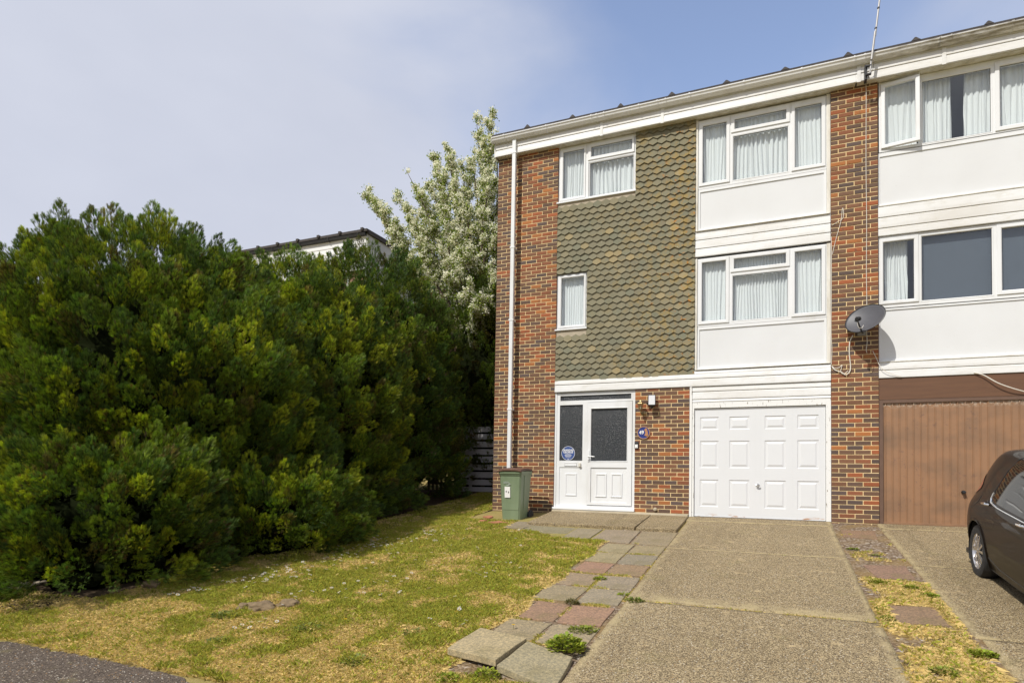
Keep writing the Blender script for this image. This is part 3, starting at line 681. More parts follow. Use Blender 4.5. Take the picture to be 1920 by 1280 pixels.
# --- white garage
gf = MB(); gf.box(-1.461, -1.418, -.012, .09, -.03, 2.36); gf.box(-1.4175, -1.381, .004, .09, -.02, 2.070); gf.box(.769, .846, .004, .09, -.04, 2.070); gf.box(-1.381, .769, .004, .09, 1.966, 2.070); gf.build('garage_frame', M['flake'], house, bevel=.003)
b = MB(); boards(b, -1.414, .843, [2.360, 2.268, 2.126, 2.072], .006); b.build('cladding_band', M['clad'], house)
gd = MB(); cols_ = [(-1.279, -.957), (-.774, -.436), (-.188, .150), (.332, .663)]; rows_ = [(1.573, 1.802), (.884, 1.370), (.185, .671)]
hs_ = [(c0, c1, r0, r1) for c0, c1 in cols_ for r0, r1 in rows_]
gd.plate((-1.376, .764, .004, 1.958), hs_, .036, .07)
for r in hs_: raised_panel(gd, r, .036, .010)
for x, w_ in ((-.848, .006), (-.343, .007), (-.264, .007), (.252, .006)): gd.box(x - w_ / 2, x + w_ / 2, .0338, .0365, .01, 1.95)
gd.box(-1.376, .764, .030, .0362, .004, .022)
go = gd.build('garage_door', M['garage'], house)
h = MB(); h.lathe([(.0, .012), (.030, .012), (.032, 0), (.014, -.0)], (-.303, .036, .59), 'y', 16); h.tube([(-.303, .03, .59), (-.303, -.012, .59)], .011); h.tube([(-.338, -.014, .596), (-.303, -.020, .592), (-.268, -.014, .596)], [.008, .012, .008]); h.build('garage_handle', M['chrome'], go, smooth=True)
bk = MB(); bk.box(-1.461, .846, .10, .12, -.2, 2.4); bk.build('backing_wall', M['dark'], house)
# ledge of concrete under the right pier skirting

# ================================================================== the neighbour
XR = 3.81
window(nb, (1.568, XR - .03, 6.165, 7.345), [(1.605, 2.135, 6.21, 7.315), (2.175, 3.11, 6.19, 7.24), (3.185, XR - .08, 6.22, 7.30)],
       [((3.150, XR - .05, 6.19, 7.30), (3.215, XR - .115, 6.257, 7.218))], [(2.186, 3.098, 6.205, 7.226)]).location.x -= NBX
wo1 = window(nb, (1.555, XR - .03, 3.545, 4.730), [(1.60, 2.075, 3.62, 4.66), (2.15, 3.105, 3.60, 4.675), (3.20, XR - .08, 3.64, 4.66)],
       [((1.572, 2.118, 3.60, 4.700), (1.622, 2.055, 3.657, 4.633)), ((3.150, XR - .05, 3.60, 4.70), (3.215, XR - .115, 3.665, 4.64))], [(2.163, 3.092, 3.616, 4.662)]); wo1.location.x -= NBX
# open casement, hinged at its left edge
ca = MB(); ca.ring((0, .545, 0, 1.095), (.062, .482, .058, 1.032), -.017, .035); co_ = ca.build('open_casement', M['white'], nb); co_.location = (1.597 - NBX, .035, 6.215); co_.rotation_euler = (0, 0, -math.radians(9))
p = MB(); p.box(.058, .487, .010, .014, .053, 1.037); p.build('pane', M['glass'], co_)
h = MB(); h.box(.50, .53, .035, .06, .45, .50); h.box(.505, .525, .05, .06, .40, .58); h.build('casement_handle', M['white'], co_)
for (a, b_, c1, c2) in ((6.150, 5.245, 6.090, 5.292), (3.53, 2.645, 3.502, 2.690)):
    f = MB(); f.plate((1.555, XR - .03, b_, a), [(1.576, XR - .06, c2, c1)], .045, .10); nbuild(f, 'panel_frame', M['white'], bevel=.003)
    p = MB(); p.box(1.57, XR - .05, .060, .075, c2 - .005, c1 + .005); nbuild(p, 'spandrel_panel', M['panel'])
b = MB(); boards(b, 1.548, XR, [5.240, 5.048, 4.868, 4.735], .012); nbuild(b, 'cladding_band', M['clad'])
b = MB(); boards(b, 1.548, XR, [2.640, 2.505, 2.372], .000); nbuild(b, 'cladding_band', M['clad'])
for q in ((1.548, XR, -.010, .05, 2.634, 2.646), (1.548, XR, .002, .05, 5.236, 5.248)):
    sl = MB(); sl.box(*q); nbuild(sl, 'panel_sill', M['trim'])
bm_ = MB(); bm_.box(1.550, XR, .012, .06, 2.020, 2.368); nbuild(bm_, 'head_board', M['beam'])
gf = MB(); gf.box(1.550, 1.606, .015, .08, -.06, 2.018); gf.box(1.606, XR, .015, .08, 1.962, 2.018); gf.box(XR - .05, XR, .015, .08, -.06, 1.962); nbuild(gf, 'garage_frame', M['brownframe'], bevel=.003)
rb = MB(); x = 1.63; prof = [(1.608, .045), (1.622, .045), (1.626, .044)]
while x < XR - .13: prof += [(x, .044), (x + .006, .030), (x + .016, .030), (x + .022, .044)]; x += .0985
prof += [(XR - .056, .044)]; n = len(prof)
vs = [(px_, py_, z_) for z_ in (.0, 1.962) for (px_, py_) in prof]
rb.add(vs, [(i, i + 1, n + i + 1, n + i) for i in range(n - 1)]); rb.box(1.608, XR - .055, .028, .05, -.004, .030)
ng = nbuild(rb, 'garage_door', M['tan'])
h = MB(); h.lathe([(0, .02), (.026, .02), (.030, .0), (.022, -.004)], (2.690, .034, .535), 'y', 14); h.tube([(2.69, .03, .535), (2.69, -.03, .535)], .012); h.lathe([(0, .045), (.022, .04), (.026, .025), (.02, .012)], (2.690, .01, .535), 'y', 14)
h.build('garage_handle', M['black'], ng, smooth=True)
mb = MB(); mo = MB(); bricks(mb, mo, XR + .003, XR + .70, -.155, 7.36, TF, depth=.12); w = nbuild(mb, 'brick_pier', M['brick']); mo.build('mortar', M['mortar'], w)
s_ = MB(); s_.box(XR + .6, XR + .69, .14, 8.5, -.3, 7.5); s_.box(1.27, XR + .6, 8.5, 8.6, -.3, 7.9); s_.box(1.27, XR + .59, .26, 8.49, 2.44, 2.56); s_.box(1.27, XR + .59, .26, 8.49, 4.96, 5.08); s_.box(1.27, XR + .59, .26, 8.49, 7.42, 7.5)
s_.box(1.27, XR + .59, 3.4, 3.5, 2.57, 4.95); s_.box(1.27, XR + .59, 3.4, 3.5, 5.09, 7.41); nbuild(s_, 'inner_wall', M['room'])
bk = MB()
for a, b_ in ((-.2, 2.44), (2.44, 3.54), (4.73, 5.25), (5.25, 6.15)): bk.box(1.548, XR, .105, .25, a, b_)
bk.box(1.548, 1.56, .105, .25, 3.54, 7.35); bk.box(XR - .03, XR, .105, .25, 3.54, 7.35); nbuild(bk, 'backing_wall', M['dark'])
eaves(1.217, XR + .75, nbb, [1.26, 2.45])
roof(1.202, XR + .80, nbb, -4.68)

# ================================================================== curtains
curtain(-4.0, -3.50, 6.26, 7.32, .15, 'white net curtain behind the left casement of the top-floor window in the tiled wall', 9)
curtain(-3.45, -2.54, 6.24, 7.30, .15, 'wide gathered net curtain behind the right pane of the top-floor window in the tiled wall', 10, .024)
curtain(-4.02, -3.48, 3.66, 4.72, .15, 'white net curtain in the small single window low in the tiled wall', 10)
for z0, z1, nm in ((6.06, 7.30, 'top-floor'), (3.50, 4.71, 'middle-floor')):
    curtain(-1.30, -.80, z0, z1, .15, 'net curtain behind the left casement of the %s bay above the white garage' % nm, 8)
    curtain(-.79, .235, z0, z1 - .02, .16, 'wide pleated net curtain in the middle of the %s bay above the white garage' % nm, 13 if z0 > 5 else 20, .022)
    curtain(.25, .76, z0, z1, .15, 'net curtain behind the right casement of the %s bay above the white garage' % nm, 8)
g2 = 'curtains in the neighbouring house'
curtain(1.62, 2.12, 6.20, 7.32, .16, 'white curtain behind the open casement of the top window at the right edge', 6, .015, group=g2)
curtain(2.17, 2.60, 6.20, 7.34, .19, 'left one of the two parted white curtains in the top window at the right edge', 7, .018, group=g2, flare=.03)
curtain(2.79, 3.13, 6.20, 7.34, .19, 'right one of the two parted white curtains in the top window at the right edge', 6, .017, group=g2, flare=.05)
curtain(3.17, 3.75, 6.20, 7.34, .19, 'white curtain behind the casement cut off by the right edge of the picture', 8, .015, group=g2)
curtain(1.66, 1.99, 3.60, 4.70, .20, 'single narrow pale curtain in the middle-floor window beside the satellite dish', 7, .018, group=g2)
bl_ = MB(); bl_.box(2.11, 3.78, .135, .14, 3.56, 4.73)
tag(bl_.build('roller_blind', simple('slate_blue_blind', (.085, .10, .125), .8, .08)), 'slate grey blind drawn across the curtainless middle-floor window at the right edge', 'blind')  # sheet added to give the bare panes their reflected-sky tone
# ================================================================== ground, drives, road
def axis_cells(near0, near1, step, far0, far1):
    a = list(np.arange(near0, near1 + 1e-6, step)); s = step; x = near1
    while x < far1: s *= 1.5; x += s; a.append(x)
    s = step; x = near0
    while x > far0: s *= 1.5; x -= s; a.insert(0, x)
    return np.array(a)
gx = axis_cells(-14, 6, .125, -900, 900); gy = axis_cells(-10, 4, .125, -900, 900)
GX, GY = np.meshgrid(gx, gy); GZ = gz(GX, GY)
# no step inside a cell at the house wall: the sheet drops under the building
lump = (fbm(GX * 1.1, GY * 1.1, 3) - .5) * .05 * ((GX < -2.6) & (GY > -8.0) & (GY < 2.5)); GZ = GZ + lump * np.clip((-2.6 - GX) * 1.2, 0, 1) * np.clip((GY + 8.0) * 2, 0, 1)
nxx = len(gx); i = np.arange(nxx - 1)[None] + np.arange(len(gy) - 1)[:, None] * nxx
def lawn_z(x, y):
    z = gz(x, y); l = (fbm(x * 1.1, y * 1.1, 3) - .5) * .05
    return z + np.where((x < -2.6) & (y > -8.0) & (y < 2.5), l, 0) * np.clip((-2.6 - x) * 1.2, 0, 1) * np.clip((y + 8.0) * 2, 0, 1)
go = mesh_np('ground', np.stack([GX, GY, GZ], -1).reshape(-1, 3), np.stack([i, i + 1, i + nxx + 1, i + nxx], -1).reshape(-1, 4), M['lawnbase'], smooth=True)
tag(go, kind='structure')

def strip(name, x0, x1, y0, y1, dz, mat, step=.05, edge=None, skirt=.12, wob=0.0, seed=0, kind='structure', zf=None):
    nx_ = max(2, int((x1 - x0) / step) + 1); ny_ = max(2, int((y1 - y0) / step) + 1)
    X, Y = np.meshgrid(np.linspace(x0, x1, nx_), np.linspace(y0, y1, ny_))
    U = (X - x0) / (x1 - x0); V_ = (Y - y0) / (y1 - y0)
    if wob:
        X = X + wob * ((U > .999) * (fbm(Y * 2.3, Y * 0 + seed, seed + 1) - .5) + (U < .001) * (fbm(Y * 2.3, Y * 0 + seed, seed + 2) - .5)) * 2
        Y = Y + wob * ((V_ > .999) * (fbm(X * 2.3, X * 0 + seed, seed + 4) - .5) + (V_ < .001) * (fbm(X * 2.3, X * 0 + seed, seed + 5) - .5)) * 2
    Z = (zf(X, Y) if zf else gz(X, np.minimum(Y, 0))) + dz + (fbm(X * 3, Y * 3, seed + 9) - .5) * .004
    if edge:
        e = np.zeros_like(X); w = edge.get('w', .06)
        if edge.get('l'): e = np.maximum(e, np.clip(1.6 - np.abs(X - x0) / w, 0, 1))
        if edge.get('r'): e = np.maximum(e, np.clip(1.6 - np.abs(x1 - X) / w, 0, 1))
        if edge.get('b'): e = np.maximum(e, np.clip(1.6 - np.abs(Y - y0) / edge['b'], 0, 1))
        if edge.get('t'): e = np.maximum(e, np.clip(1.6 - np.abs(y1 - Y) / edge['t'], 0, 1))
    else: e = np.zeros_like(X)
    V = np.stack([X, Y, Z], -1).reshape(-1, 3); i = np.arange(nx_ - 1)[None] + np.arange(ny_ - 1)[:, None] * nx_
    F = [np.stack([i, i + 1, i + nx_ + 1, i + nx_], -1).reshape(-1, 4)]; C = np.repeat(e.reshape(-1, 1), 3, 1)
    if skirt:
        b = np.concatenate([np.arange(nx_), np.arange(1, ny_) * nx_ + nx_ - 1, (ny_ - 1) * nx_ + np.arange(nx_ - 2, -1, -1), np.arange(ny_ - 2, 0, -1) * nx_])
        n0 = len(V); V = np.concatenate([V, V[b] - [0, 0, skirt]]); C = np.concatenate([C, C[b]]); m_ = len(b); k = np.arange(m_)
        F.append(np.stack([b, n0 + k, n0 + (k + 1) % m_, b[(k + 1) % m_]], -1))
    o = mesh_np(name, V, np.concatenate(F), mat, C=C)
    return tag(o, kind=kind) if kind else o
DR = dict(step=.04, edge=None)
strip('driveway_apron', -1.45, .84, -.46, -.005, .030, M['drive'], .04, dict(l=1, r=1, b=.05))
strip('driveway', -1.42, .825, -2.765, -.475, .022, M['drive'], .04, dict(l=1, r=1, b=.04), wob=.004, seed=1)
strip('driveway', -1.41, .830, -5.275, -2.785, .022, M['drive'], .04, dict(l=1, r=1, b=.16, w=.05), wob=.012, seed=5)
strip('driveway', -1.40, .850, -8.30, -5.315, .016, M['drive'], .04, dict(l=1, r=1), wob=.010, seed=8)
strip('driveway', 1.51, 4.1, -.46, -.005, .028, M['drive'], .04, dict(l=1, b=.04), seed=12)
strip('driveway', 1.50, 4.1, -2.92, -.475, .022, M['drive'], .04, dict(l=1, r=1, b=.04), wob=.008, seed=14)
strip('driveway', 1.50, 4.1, -5.45, -2.94, .020, M['drive'], .04, dict(l=1, r=1, b=.05), wob=.012, seed=18)
strip('driveway', 1.53, 4.1, -8.30, -5.49, .018, M['drive'], .05, dict(l=1, r=1), wob=.012, seed=21)
strip('gravel_strip', .78, 1.56, -8.3, -.02, .004, M['gravel'], .05, skirt=0, seed=31)
strip('gravel_bed', -2.36, -1.36, -8.2, -1.45, .003, M['gravel'], .06, skirt=0, seed=33)
strip('soil', -11.5, -6.15, -7.6, 2.9, .012, M['soil'], .10, skirt=0, wob=.12, seed=36, zf=lambda X, Y: lawn_z(X, Y))
strip('soil', -6.2, -5.42, -.35, 2.9, .014, M['soil'], .08, skirt=0, wob=.06, seed=38, zf=lambda X, Y: lawn_z(X, Y))
strip('footpath', -22.0, -8.35, -8.0, -6.75, .020, M['render'], .12, skirt=.1, wob=.03, seed=40, zf=lambda X, Y: gz(X, Y))
# road: an uneven tarmac edge runs out from under the lawn
xs = np.concatenate([np.linspace(-80, -9, 40), np.arange(-8.9, -1.0, .06), np.linspace(-1, 80, 60)]); ys = np.array([0.0, .3, .8, 2, 4, 5.8])
ed = -8.26 + (fbm(xs * 1.5, xs * 0, 51) - .5) * .26 + (fbm(xs * 7, xs * 0, 52) - .5) * .16
ed = np.where(xs > -2.4, -8.31, ed); ed = np.where(xs < -6.8, ed + .10 * np.clip((-6.8 - xs), 0, 1.2), ed)
X = np.repeat(xs[None], 6, 0); Y = ed[None] - ys[:, None]; Z = gz(X, Y) + .010
i = np.arange(len(xs) - 1)[None] + np.arange(5)[:, None] * len(xs)
tag(mesh_np('road', np.stack([X, Y, Z], -1).reshape(-1, 3), np.stack([i, i + len(xs), i + len(xs) + 1, i + 1], -1).reshape(-1, 4), M['road']), kind='structure')
kb = MB(); kb.box(-60, 60, -14.35, -14.22, -1.4, -1.14); tag(kb.build('kerb', M['concrete'], bevel=.01), kind='structure')

# porch slabs of cast concrete
def quad_slab(name, q, top, thick, mat, col, bevel=.006, tilt=None):
    mb = MB(); n = len(q); c = (sum(p[0] for p in q) / n, sum(p[1] for p in q) / n)
    zz = [gzf(p[0], min(p[1], 0)) + top + (tilt[k] if tilt else rnd.uniform(-.003, .003)) for k, p in enumerate(q)]
    oz = gzf(*c) + top - thick; jj = [(rnd.uniform(-.008, .008), rnd.uniform(-.008, .008)) for _ in q]
    # edge points between the corners so that edges wander a little
    pts = []
    for k in range(n):
        a, b = q[k], q[(k + 1) % n]
        for s_ in (0, .33, .66):
            w = 0 if s_ == 0 else rnd.uniform(-.004, .004)
            pts.append((a[0] + (b[0] - a[0]) * s_ + jj[k][0] + w - c[0], a[1] + (b[1] - a[1]) * s_ + jj[k][1] + w - c[1], zz[k] + (zz[(k + 1) % n] - zz[k]) * s_ - oz))
    m_ = len(pts); vs = [(x, y, z - thick) for x, y, z in pts] + pts
    mb.add(vs, [tuple(range(m_))[::-1], tuple(range(m_, 2 * m_))] + [(k, (k + 1) % m_, m_ + (k + 1) % m_, m_ + k) for k in range(m_)], col)
    o = mb.build(name, mat, bevel=bevel, fix=True); o.location = (c[0], c[1], oz)
    return o
def path_slab(q, label, pink=False, top=.014, thick=.05, tilt=None, tone=1.0, cat='paving slab', group='paving slabs of the front path'):
    c = (.225, .155, .108) if pink else rnd.choice([(.225, .190, .132), (.212, .182, .132), (.235, .195, .130)])
    c = tuple(x * tone * rnd.uniform(.95, 1.05) for x in c)
    o = quad_slab('paving_slab', q, top, thick, M['slab'], c, .006, tilt); tag(o, label, cat, group); return o
tag(quad_slab('porch_slab', [(-4.06, -1.47), (-2.145, -1.46), (-2.12, -.14), (-4.06, -.14)], .055, .14, M['drive'], (1, 1, 1)), kind='structure')
tag(quad_slab('porch_slab', [(-2.12, -1.50), (-1.47, -1.50), (-1.46, -.14), (-2.10, -.14)], .052, .14, M['drive'], (1, 1, 1)), kind='structure')
P_ = path_slab
P_([(-4.40, -1.78), (-3.98, -1.80), (-3.90, -1.20), (-4.35, -1.20)], 'grey path slab in front of the wheelie bin, leftmost of the front path', top=.012)
P_([(-3.96, -2.06), (-3.12, -2.08), (-3.12, -1.52), (-3.96, -1.50)], 'wide grey slab along the front edge of the porch, half overgrown by lawn', top=.010)
P_([(-3.09, -2.42), (-2.66, -2.42), (-2.65, -1.54), (-3.09, -1.54)], 'grey slab in the porch row, between the overgrown slab and the two large ones', tone=1.05)
P_([(-2.62, -2.42), (-2.00, -2.55), (-2.03, -1.55), (-2.62, -1.55)], 'large grey slab of the porch row, left of the slab touching the driveway', tone=1.08)
P_([(-1.97, -2.58), (-1.435, -2.57), (-1.435, -1.56), (-2.00, -1.56)], 'large grey slab of the porch row touching the driveway', tone=.95)
rows = [(-3.20, -2.62, 0, 0), (-3.78, -3.24, 0, 0), (-4.34, -3.83, 1, 1), (-4.93, -4.42, 0, 0), (-5.52, -4.98, 0, 0), (-6.16, -5.62, 1, 1), (-6.70, -6.22, 0, 0)]
rn = ['first row of paired slabs below the porch row', 'second row of paired slabs, just above the upper pink pair', 'upper pink pair', 'row with a grass tuft, just below the upper pink pair', 'row just above the lower pink pair', 'lower pink pair', 'worn row just behind the two loose slabs']
for k, (a, b, pl, pr) in enumerate(rows):
    w = rnd.uniform(-.02, .02); lo_ = -2.31 - (.04 if k in (4,) else 0) + (.05 if k == 5 else 0)
    P_([(lo_, a + w), (-1.90 + w * .4, a), (-1.895, b - .01), (lo_ + w, b)], '%s slab on the lawn side in the %s' % ('pink' if pl else 'grey', rn[k]), bool(pl), tone=1.0 + w * 3)
    P_([(-1.87, a - .02), (-1.445, a), (-1.445, b + w * .3), (-1.875, b - .02)], '%s slab on the driveway side in the %s' % ('pink' if pr else 'grey', rn[k]), bool(pr), tone=1.0 - w * 3)
P_([(-2.42, -7.26), (-1.925, -7.37), (-1.90, -6.84), (-2.385, -6.70)], 'loose raised concrete slab on the lawn side at the near end of the path', top=.085, thick=.055, tilt=(.0, .012, .0, -.012), tone=1.22, group='two loose slabs at the near end of the path')
P_([(-1.91, -7.40), (-1.40, -7.56), (-1.44, -7.00), (-1.88, -6.86)], 'loose tilted concrete slab beside the driveway at the near end of the path', top=.060, thick=.055, tilt=(.012, -.03, -.012, .012), tone=1.08, group='two loose slabs at the near end of the path')
g3 = 'slabs between the two driveways'
P_([(.92, -1.24), (1.36, -1.28), (1.40, -.62), (.93, -.66)], 'pinkish slab at the foot of the right brick pier', True, tone=.85, group=g3)
P_([(1.05, -3.66), (1.41, -3.58), (1.42, -2.92), (.97, -3.05)], 'pink slab in the earth between the driveways, middle one of three', True, tone=.9, group=g3)
P_([(.98, -5.24), (1.37, -5.20), (1.37, -4.66), (1.00, -4.70)], 'pink slab in the dry grass between the driveways, nearest one of three', True, tone=.9, group=g3)

# ================================================================== grass
def in_poly_grass(x, y):
    """1 where lawn grows"""
    a = (y < -2.50) & (x < -2.33 + .05 * np.sin(y * 5)) & (y > -8.22)
    b = (y >= -2.50) & (y < -1.95) & (x < -3.15 + (y + 2.5) * -1.3 + .5 * 0)
    c = (y >= -1.95) & (y < -1.15) & (x < -4.35)
    d = (y >= -1.15) & (y < 2.6) & (x < -5.45)
    bot = (x >= -2.40) & (x < -1.45) & (y < -7.52) & (y > -8.22)
    hedge = (x < -6.95) & (y > -7.1)
    return (a | b | c | d | bot) & ~hedge
def blades(name, n, x0, x1, y0, y1, mask, L=(.024, .058), wid=.0036, dens=None, green=None, seed=5, lean=.9):
    r = np.random.default_rng(seed); x = r.uniform(x0, x1, n); y = r.uniform(y0, y1, n); k = mask(x, y)
    if dens is not None: k &= r.random(n) < dens(x, y)
    x, y = x[k], y[k]; n = len(x); z = lawn_z(x, y)
    p = fbm(x * 1.25 + 3, y * 1.25, 21, 4); q = fbm(x * 5.0, y * 5.0, 22, 3)
    if green is not None: gr = np.full(n, green)
    else:
        gr = np.clip((p - .47) * 1.5 + (q - .5) * 2.6 + .54, 0, 1)
        gr = np.clip(gr - .35 * np.clip((-y - 6.2) / 1.5, 0, 1) + .12 * (y > -3.6), .08, .92)
    isg = r.random(n) < gr
    straw = np.array([.72, .55, .23]) * r.uniform(.6, 1.25, (n, 1)) * np.array([1, 1, 1]); gre = np.array([.36, .35, .05]) * r.uniform(.6, 1.35, (n, 1)) * (1 + r.normal(0, .08, (n, 3)))
    C = np.where(isg[:, None], gre, straw)
    h = r.uniform(L[0], L[1], n) * np.where(isg, 1.15, .9) * (.75 + .5 * q); a = r.uniform(0, 2 * np.pi, n); ln = r.uniform(.2, lean, n) * np.where(isg, .9, 2.0)
    b = a + r.uniform(-.9, .9, n) + np.pi / 2; w = wid * r.uniform(.6, 1.3, n)
    base = np.stack([x, y, z - .002], -1); side = np.stack([np.cos(b), np.sin(b), np.zeros(n)], -1) * w[:, None] * .5
    mid = base + np.stack([np.cos(a) * ln * h * .35, np.sin(a) * ln * h * .35, h * .62], -1); tip = base + np.stack([np.cos(a) * ln * h, np.sin(a) * ln * h, h * np.clip(1.05 - ln * .35, .25, 1)], -1)
    V = np.stack([base - side, base + side, mid + side * .8, tip], 1).reshape(-1, 3); F = np.arange(4 * n).reshape(-1, 4)
    C = np.repeat(np.clip(C, 0, 1), 4, 0)
    return V, F, C
def grass_obj(name, parts, label=None):
    V = np.concatenate([p[0] for p in parts]); C = np.concatenate([p[2] for p in parts]); F = np.arange(len(V)).reshape(-1, 4)
    return tag(mesh_np(name, V, F, M['grass'], C=C), kind='stuff')
shade_thin = lambda x, y: np.where(x < -6.2, .35, 1.0) * np.clip(1.15 - .35 * (fbm(x * 3, y * 3, 77) > .62), .1, 1)
pa = [blades('a', 900000, -9.6, -1.4, -8.22, 2.6, in_poly_grass, dens=shade_thin, seed=1),
      blades('b', 380000, -7.2, -1.4, -8.22, -5.0, in_poly_grass, L=(.02, .05), wid=.003, seed=2),
      blades('c', 14000, -7.2, -2.2, -8.2, -1.5, in_poly_grass, L=(.04, .075), dens=lambda x, y: fbm(x * 2.2, y * 2.2, 91) > .60, seed=3)]
lw_ = grass_obj('lawn', pa); tag(lw_, 'dry yellow and green lawn sloping down from the house', 'grass')
# dry grass between the driveways, in the joints and along edges
def near_lines(x, y): return (np.abs(y + 5.295) < .034 + .018 * np.sin(x * 9)) | ((np.abs(y + 2.775) < .012) & (fbm(x * 6, y * 0, 4) > .5)) | (np.abs(x + 1.41) < .02 + .02 * (fbm(y * 3, y * 0, 8) > .55))
stripmask = lambda x, y: (x > .86 + .05 * np.sin(y * 4)) & (x < 1.47) & ~((x > .97) & (x < 1.40) & (y > -5.26) & (y < -4.66)) & ~((x > .99) & (x < 1.43) & (y > -3.68) & (y < -2.95))
pb = [blades('s', 60000, .84, 1.50, -8.3, -3.7, stripmask, L=(.02, .05), dens=lambda x, y: np.clip((fbm(x * 2.4, y * 1.4, 61) - .30) * 3.2 + .12, 0, 1) * np.where(y > -4.2, .8, 1), green=.14, seed=6, lean=1.2),
      blades('s2', 9000, .84, 1.50, -3.8, -1.0, stripmask, L=(.02, .04), dens=lambda x, y: (fbm(x * 3, y * 3, 63) > .62), green=.4, seed=7),
      blades('j', 90000, -1.46, .84, -5.36, -2.74, near_lines, L=(.012, .032), dens=lambda x, y: .8 * (fbm(x * 5, y * 5, 65) > .42), green=.22, seed=8),
      blades('p', 110000, -2.36, -1.42, -7.2, -2.5, lambda x, y: (np.abs(x + 1.885) < .024) | (np.min([np.abs(y - q) for q in (-3.22, -3.805, -4.38, -4.955, -5.57, -6.19, -6.76)], 0) < .036), L=(.012, .034), dens=lambda x, y: .95 * (fbm(x * 3.6, y * 3.6, 67) > .50), green=.40, seed=9)]
g_ = grass_obj('dry_grass', pb); tag(g_, 'straw coloured grass growing between the driveways and in the joints', 'grass')

# daisies
dz_ = MB()
for k in range(8):
    a = k * math.pi / 4; dz_.add([(.003 * math.cos(a), .003 * math.sin(a), 0), (.013 * math.cos(a - .34), .013 * math.sin(a - .34), .003), (.015 * math.cos(a), .015 * math.sin(a), .002), (.013 * math.cos(a + .34), .013 * math.sin(a + .34), .003)], [(0, 1, 2, 3)], (.85, .85, .82))
dz_.lathe([(0, .005), (.004, .004), (.0048, .001)], n=6, col=(.75, .50, .03)); dz_.tube([(0, 0, 0), (.002, 0, -.03)], .001, 4, (.15, .2, .04))
d0 = dz_.build('daisy', M['blossom']); tag(d0, 'tiny white daisy flowering in the dry lawn', 'flower', 'daisies scattered over the lawn')
clus = [(-6.1, -6.5, .25, 14), (-5.85, -6.05, .3, 24), (-5.5, -5.7, .35, 26), (-5.7, -3.9, .35, 22), (-5.3, -2.6, .35, 16), (-5.55, -4.9, .4, 16), (-5.65, -4.2, .5, 22), (-5.6, -3.6, .4, 18), (-5.2, -3.0, .4, 18), (-5.0, -2.3, .4, 8), (-3.25, -4.35, .25, 7), (-3.2, -4.9, .22, 9), (-4.0, -3.5, .7, 8), (-4.35, -6.1, .35, 8), (-4.65, -6.45, .35, 10), (-3.7, -5.9, .5, 9), (-4.45, -7.25, .2, 9), (-2.75, -6.4, .3, 6), (-4.3, -5.0, .6, 12), (-3.6, -2.2, .4, 8), (-5.9, -5.4, .3, 12), (-4.9, -4.1, .6, 10)]
first = True
for cx_, cy_, r_, n_ in clus:
    for _ in range(n_):
        x = rnd.gauss(cx_, r_ * .55); y = rnd.gauss(cy_, r_ * .6)
        if x > -2.45 or y < -8: continue
        o = d0 if first else d0.copy()
        if not first: COL.objects.link(o)
        first = False
        s_ = rnd.uniform(1.15, 1.6)
        o.location = (x, y, float(lawn_z(np.array(x), np.array(y))) + rnd.uniform(.045, .062)); o.rotation_euler = (rnd.uniform(.1, .5) , rnd.uniform(-.25, .25), rnd.uniform(0, 6)); o.scale = (s_, s_, s_)
# two yellow dandelions
for nm, x, y in (('yellow dandelion on the lawn left of the loose slabs', -3.72, -6.86), ('yellow dandelion on the worn slab behind the loose slabs', -2.16, -6.50)):
    m_ = MB()
    for k in range(14):
        a = k * 2 * math.pi / 14; q = .016 if k % 2 else .012
        m_.add([(0, 0, .004), (q * math.cos(a - .3), q * math.sin(a - .3), .006), (q * 1.1 * math.cos(a), q * 1.1 * math.sin(a), .004), (q * math.cos(a + .3), q * math.sin(a + .3), .006)], [(0, 1, 2, 3)], (.80, .55, .02))
    m_.tube([(0, 0, 0), (.004, 0, -.045)], .0018, 5, (.2, .22, .05)); o = m_.build('dandelion', M['blossom']); o.location = (x, y, gzf(x, y) + .055); tag(o, nm, 'flower')

# leafy weeds
def weed(x, y, r, h, n, col, label, name='weed', seed=0, zup=0.0, leafw=.35, cat='weed', group='weeds around the path and lawn'):
    q = np.random.default_rng(seed + 100); a = q.uniform(0, 2 * np.pi, n); d = r * np.sqrt(q.random(n)); bx = np.cos(a) * d * .75; by = np.sin(a) * d * .75
    h = h * (1.0 if group is None or h > .05 else .7); hh = h * (1 - .6 * (d / r) ** 2) * q.uniform(.4, 1.1, n); L_ = q.uniform(.5, 1.1, n) * min(r * .32, .036 if h < .06 else .05); ay = a + q.normal(0, .9, n); el = q.uniform(.1, 1.1, n)
    D = np.stack([np.cos(ay) * np.cos(el), np.sin(ay) * np.cos(el), np.sin(el)], -1); S = np.stack([-np.sin(ay), np.cos(ay), np.zeros(n)], -1); B = np.stack([bx, by, hh], -1)
    w = leafw * L_; V = np.stack([B, B + D * L_[:, None] * .5 + S * w[:, None], B + D * L_[:, None], B + D * L_[:, None] * .5 - S * w[:, None]], 1)
    V[:, 2, 2] -= L_ * .15
    C = np.repeat(np.array(col)[None] * q.uniform(.6, 1.5, (n, 1)) * (1 + q.normal(0, .07, (n, 3))), 4, 0)
    st_ = n // 6; sb = np.stack([bx[:st_] * .3, by[:st_] * .3, np.zeros(st_)], -1); tp = B[:st_]; SV = np.stack([sb, sb + [.004, 0, 0], tp + [.003, 0, 0], tp], 1)
    V = np.concatenate([V, SV]).reshape(-1, 3); C = np.concatenate([C, np.repeat(np.array([[.12, .11, .04]]), 4 * st_, 0)])
    o = mesh_np(name, V, np.arange(len(V)).reshape(-1, 4), M['grass'], C=np.clip(C, 0, 1)); o.location = (x, y, gzf(x, min(y, 0)) + zup)
    return tag(o, label, cat, group)
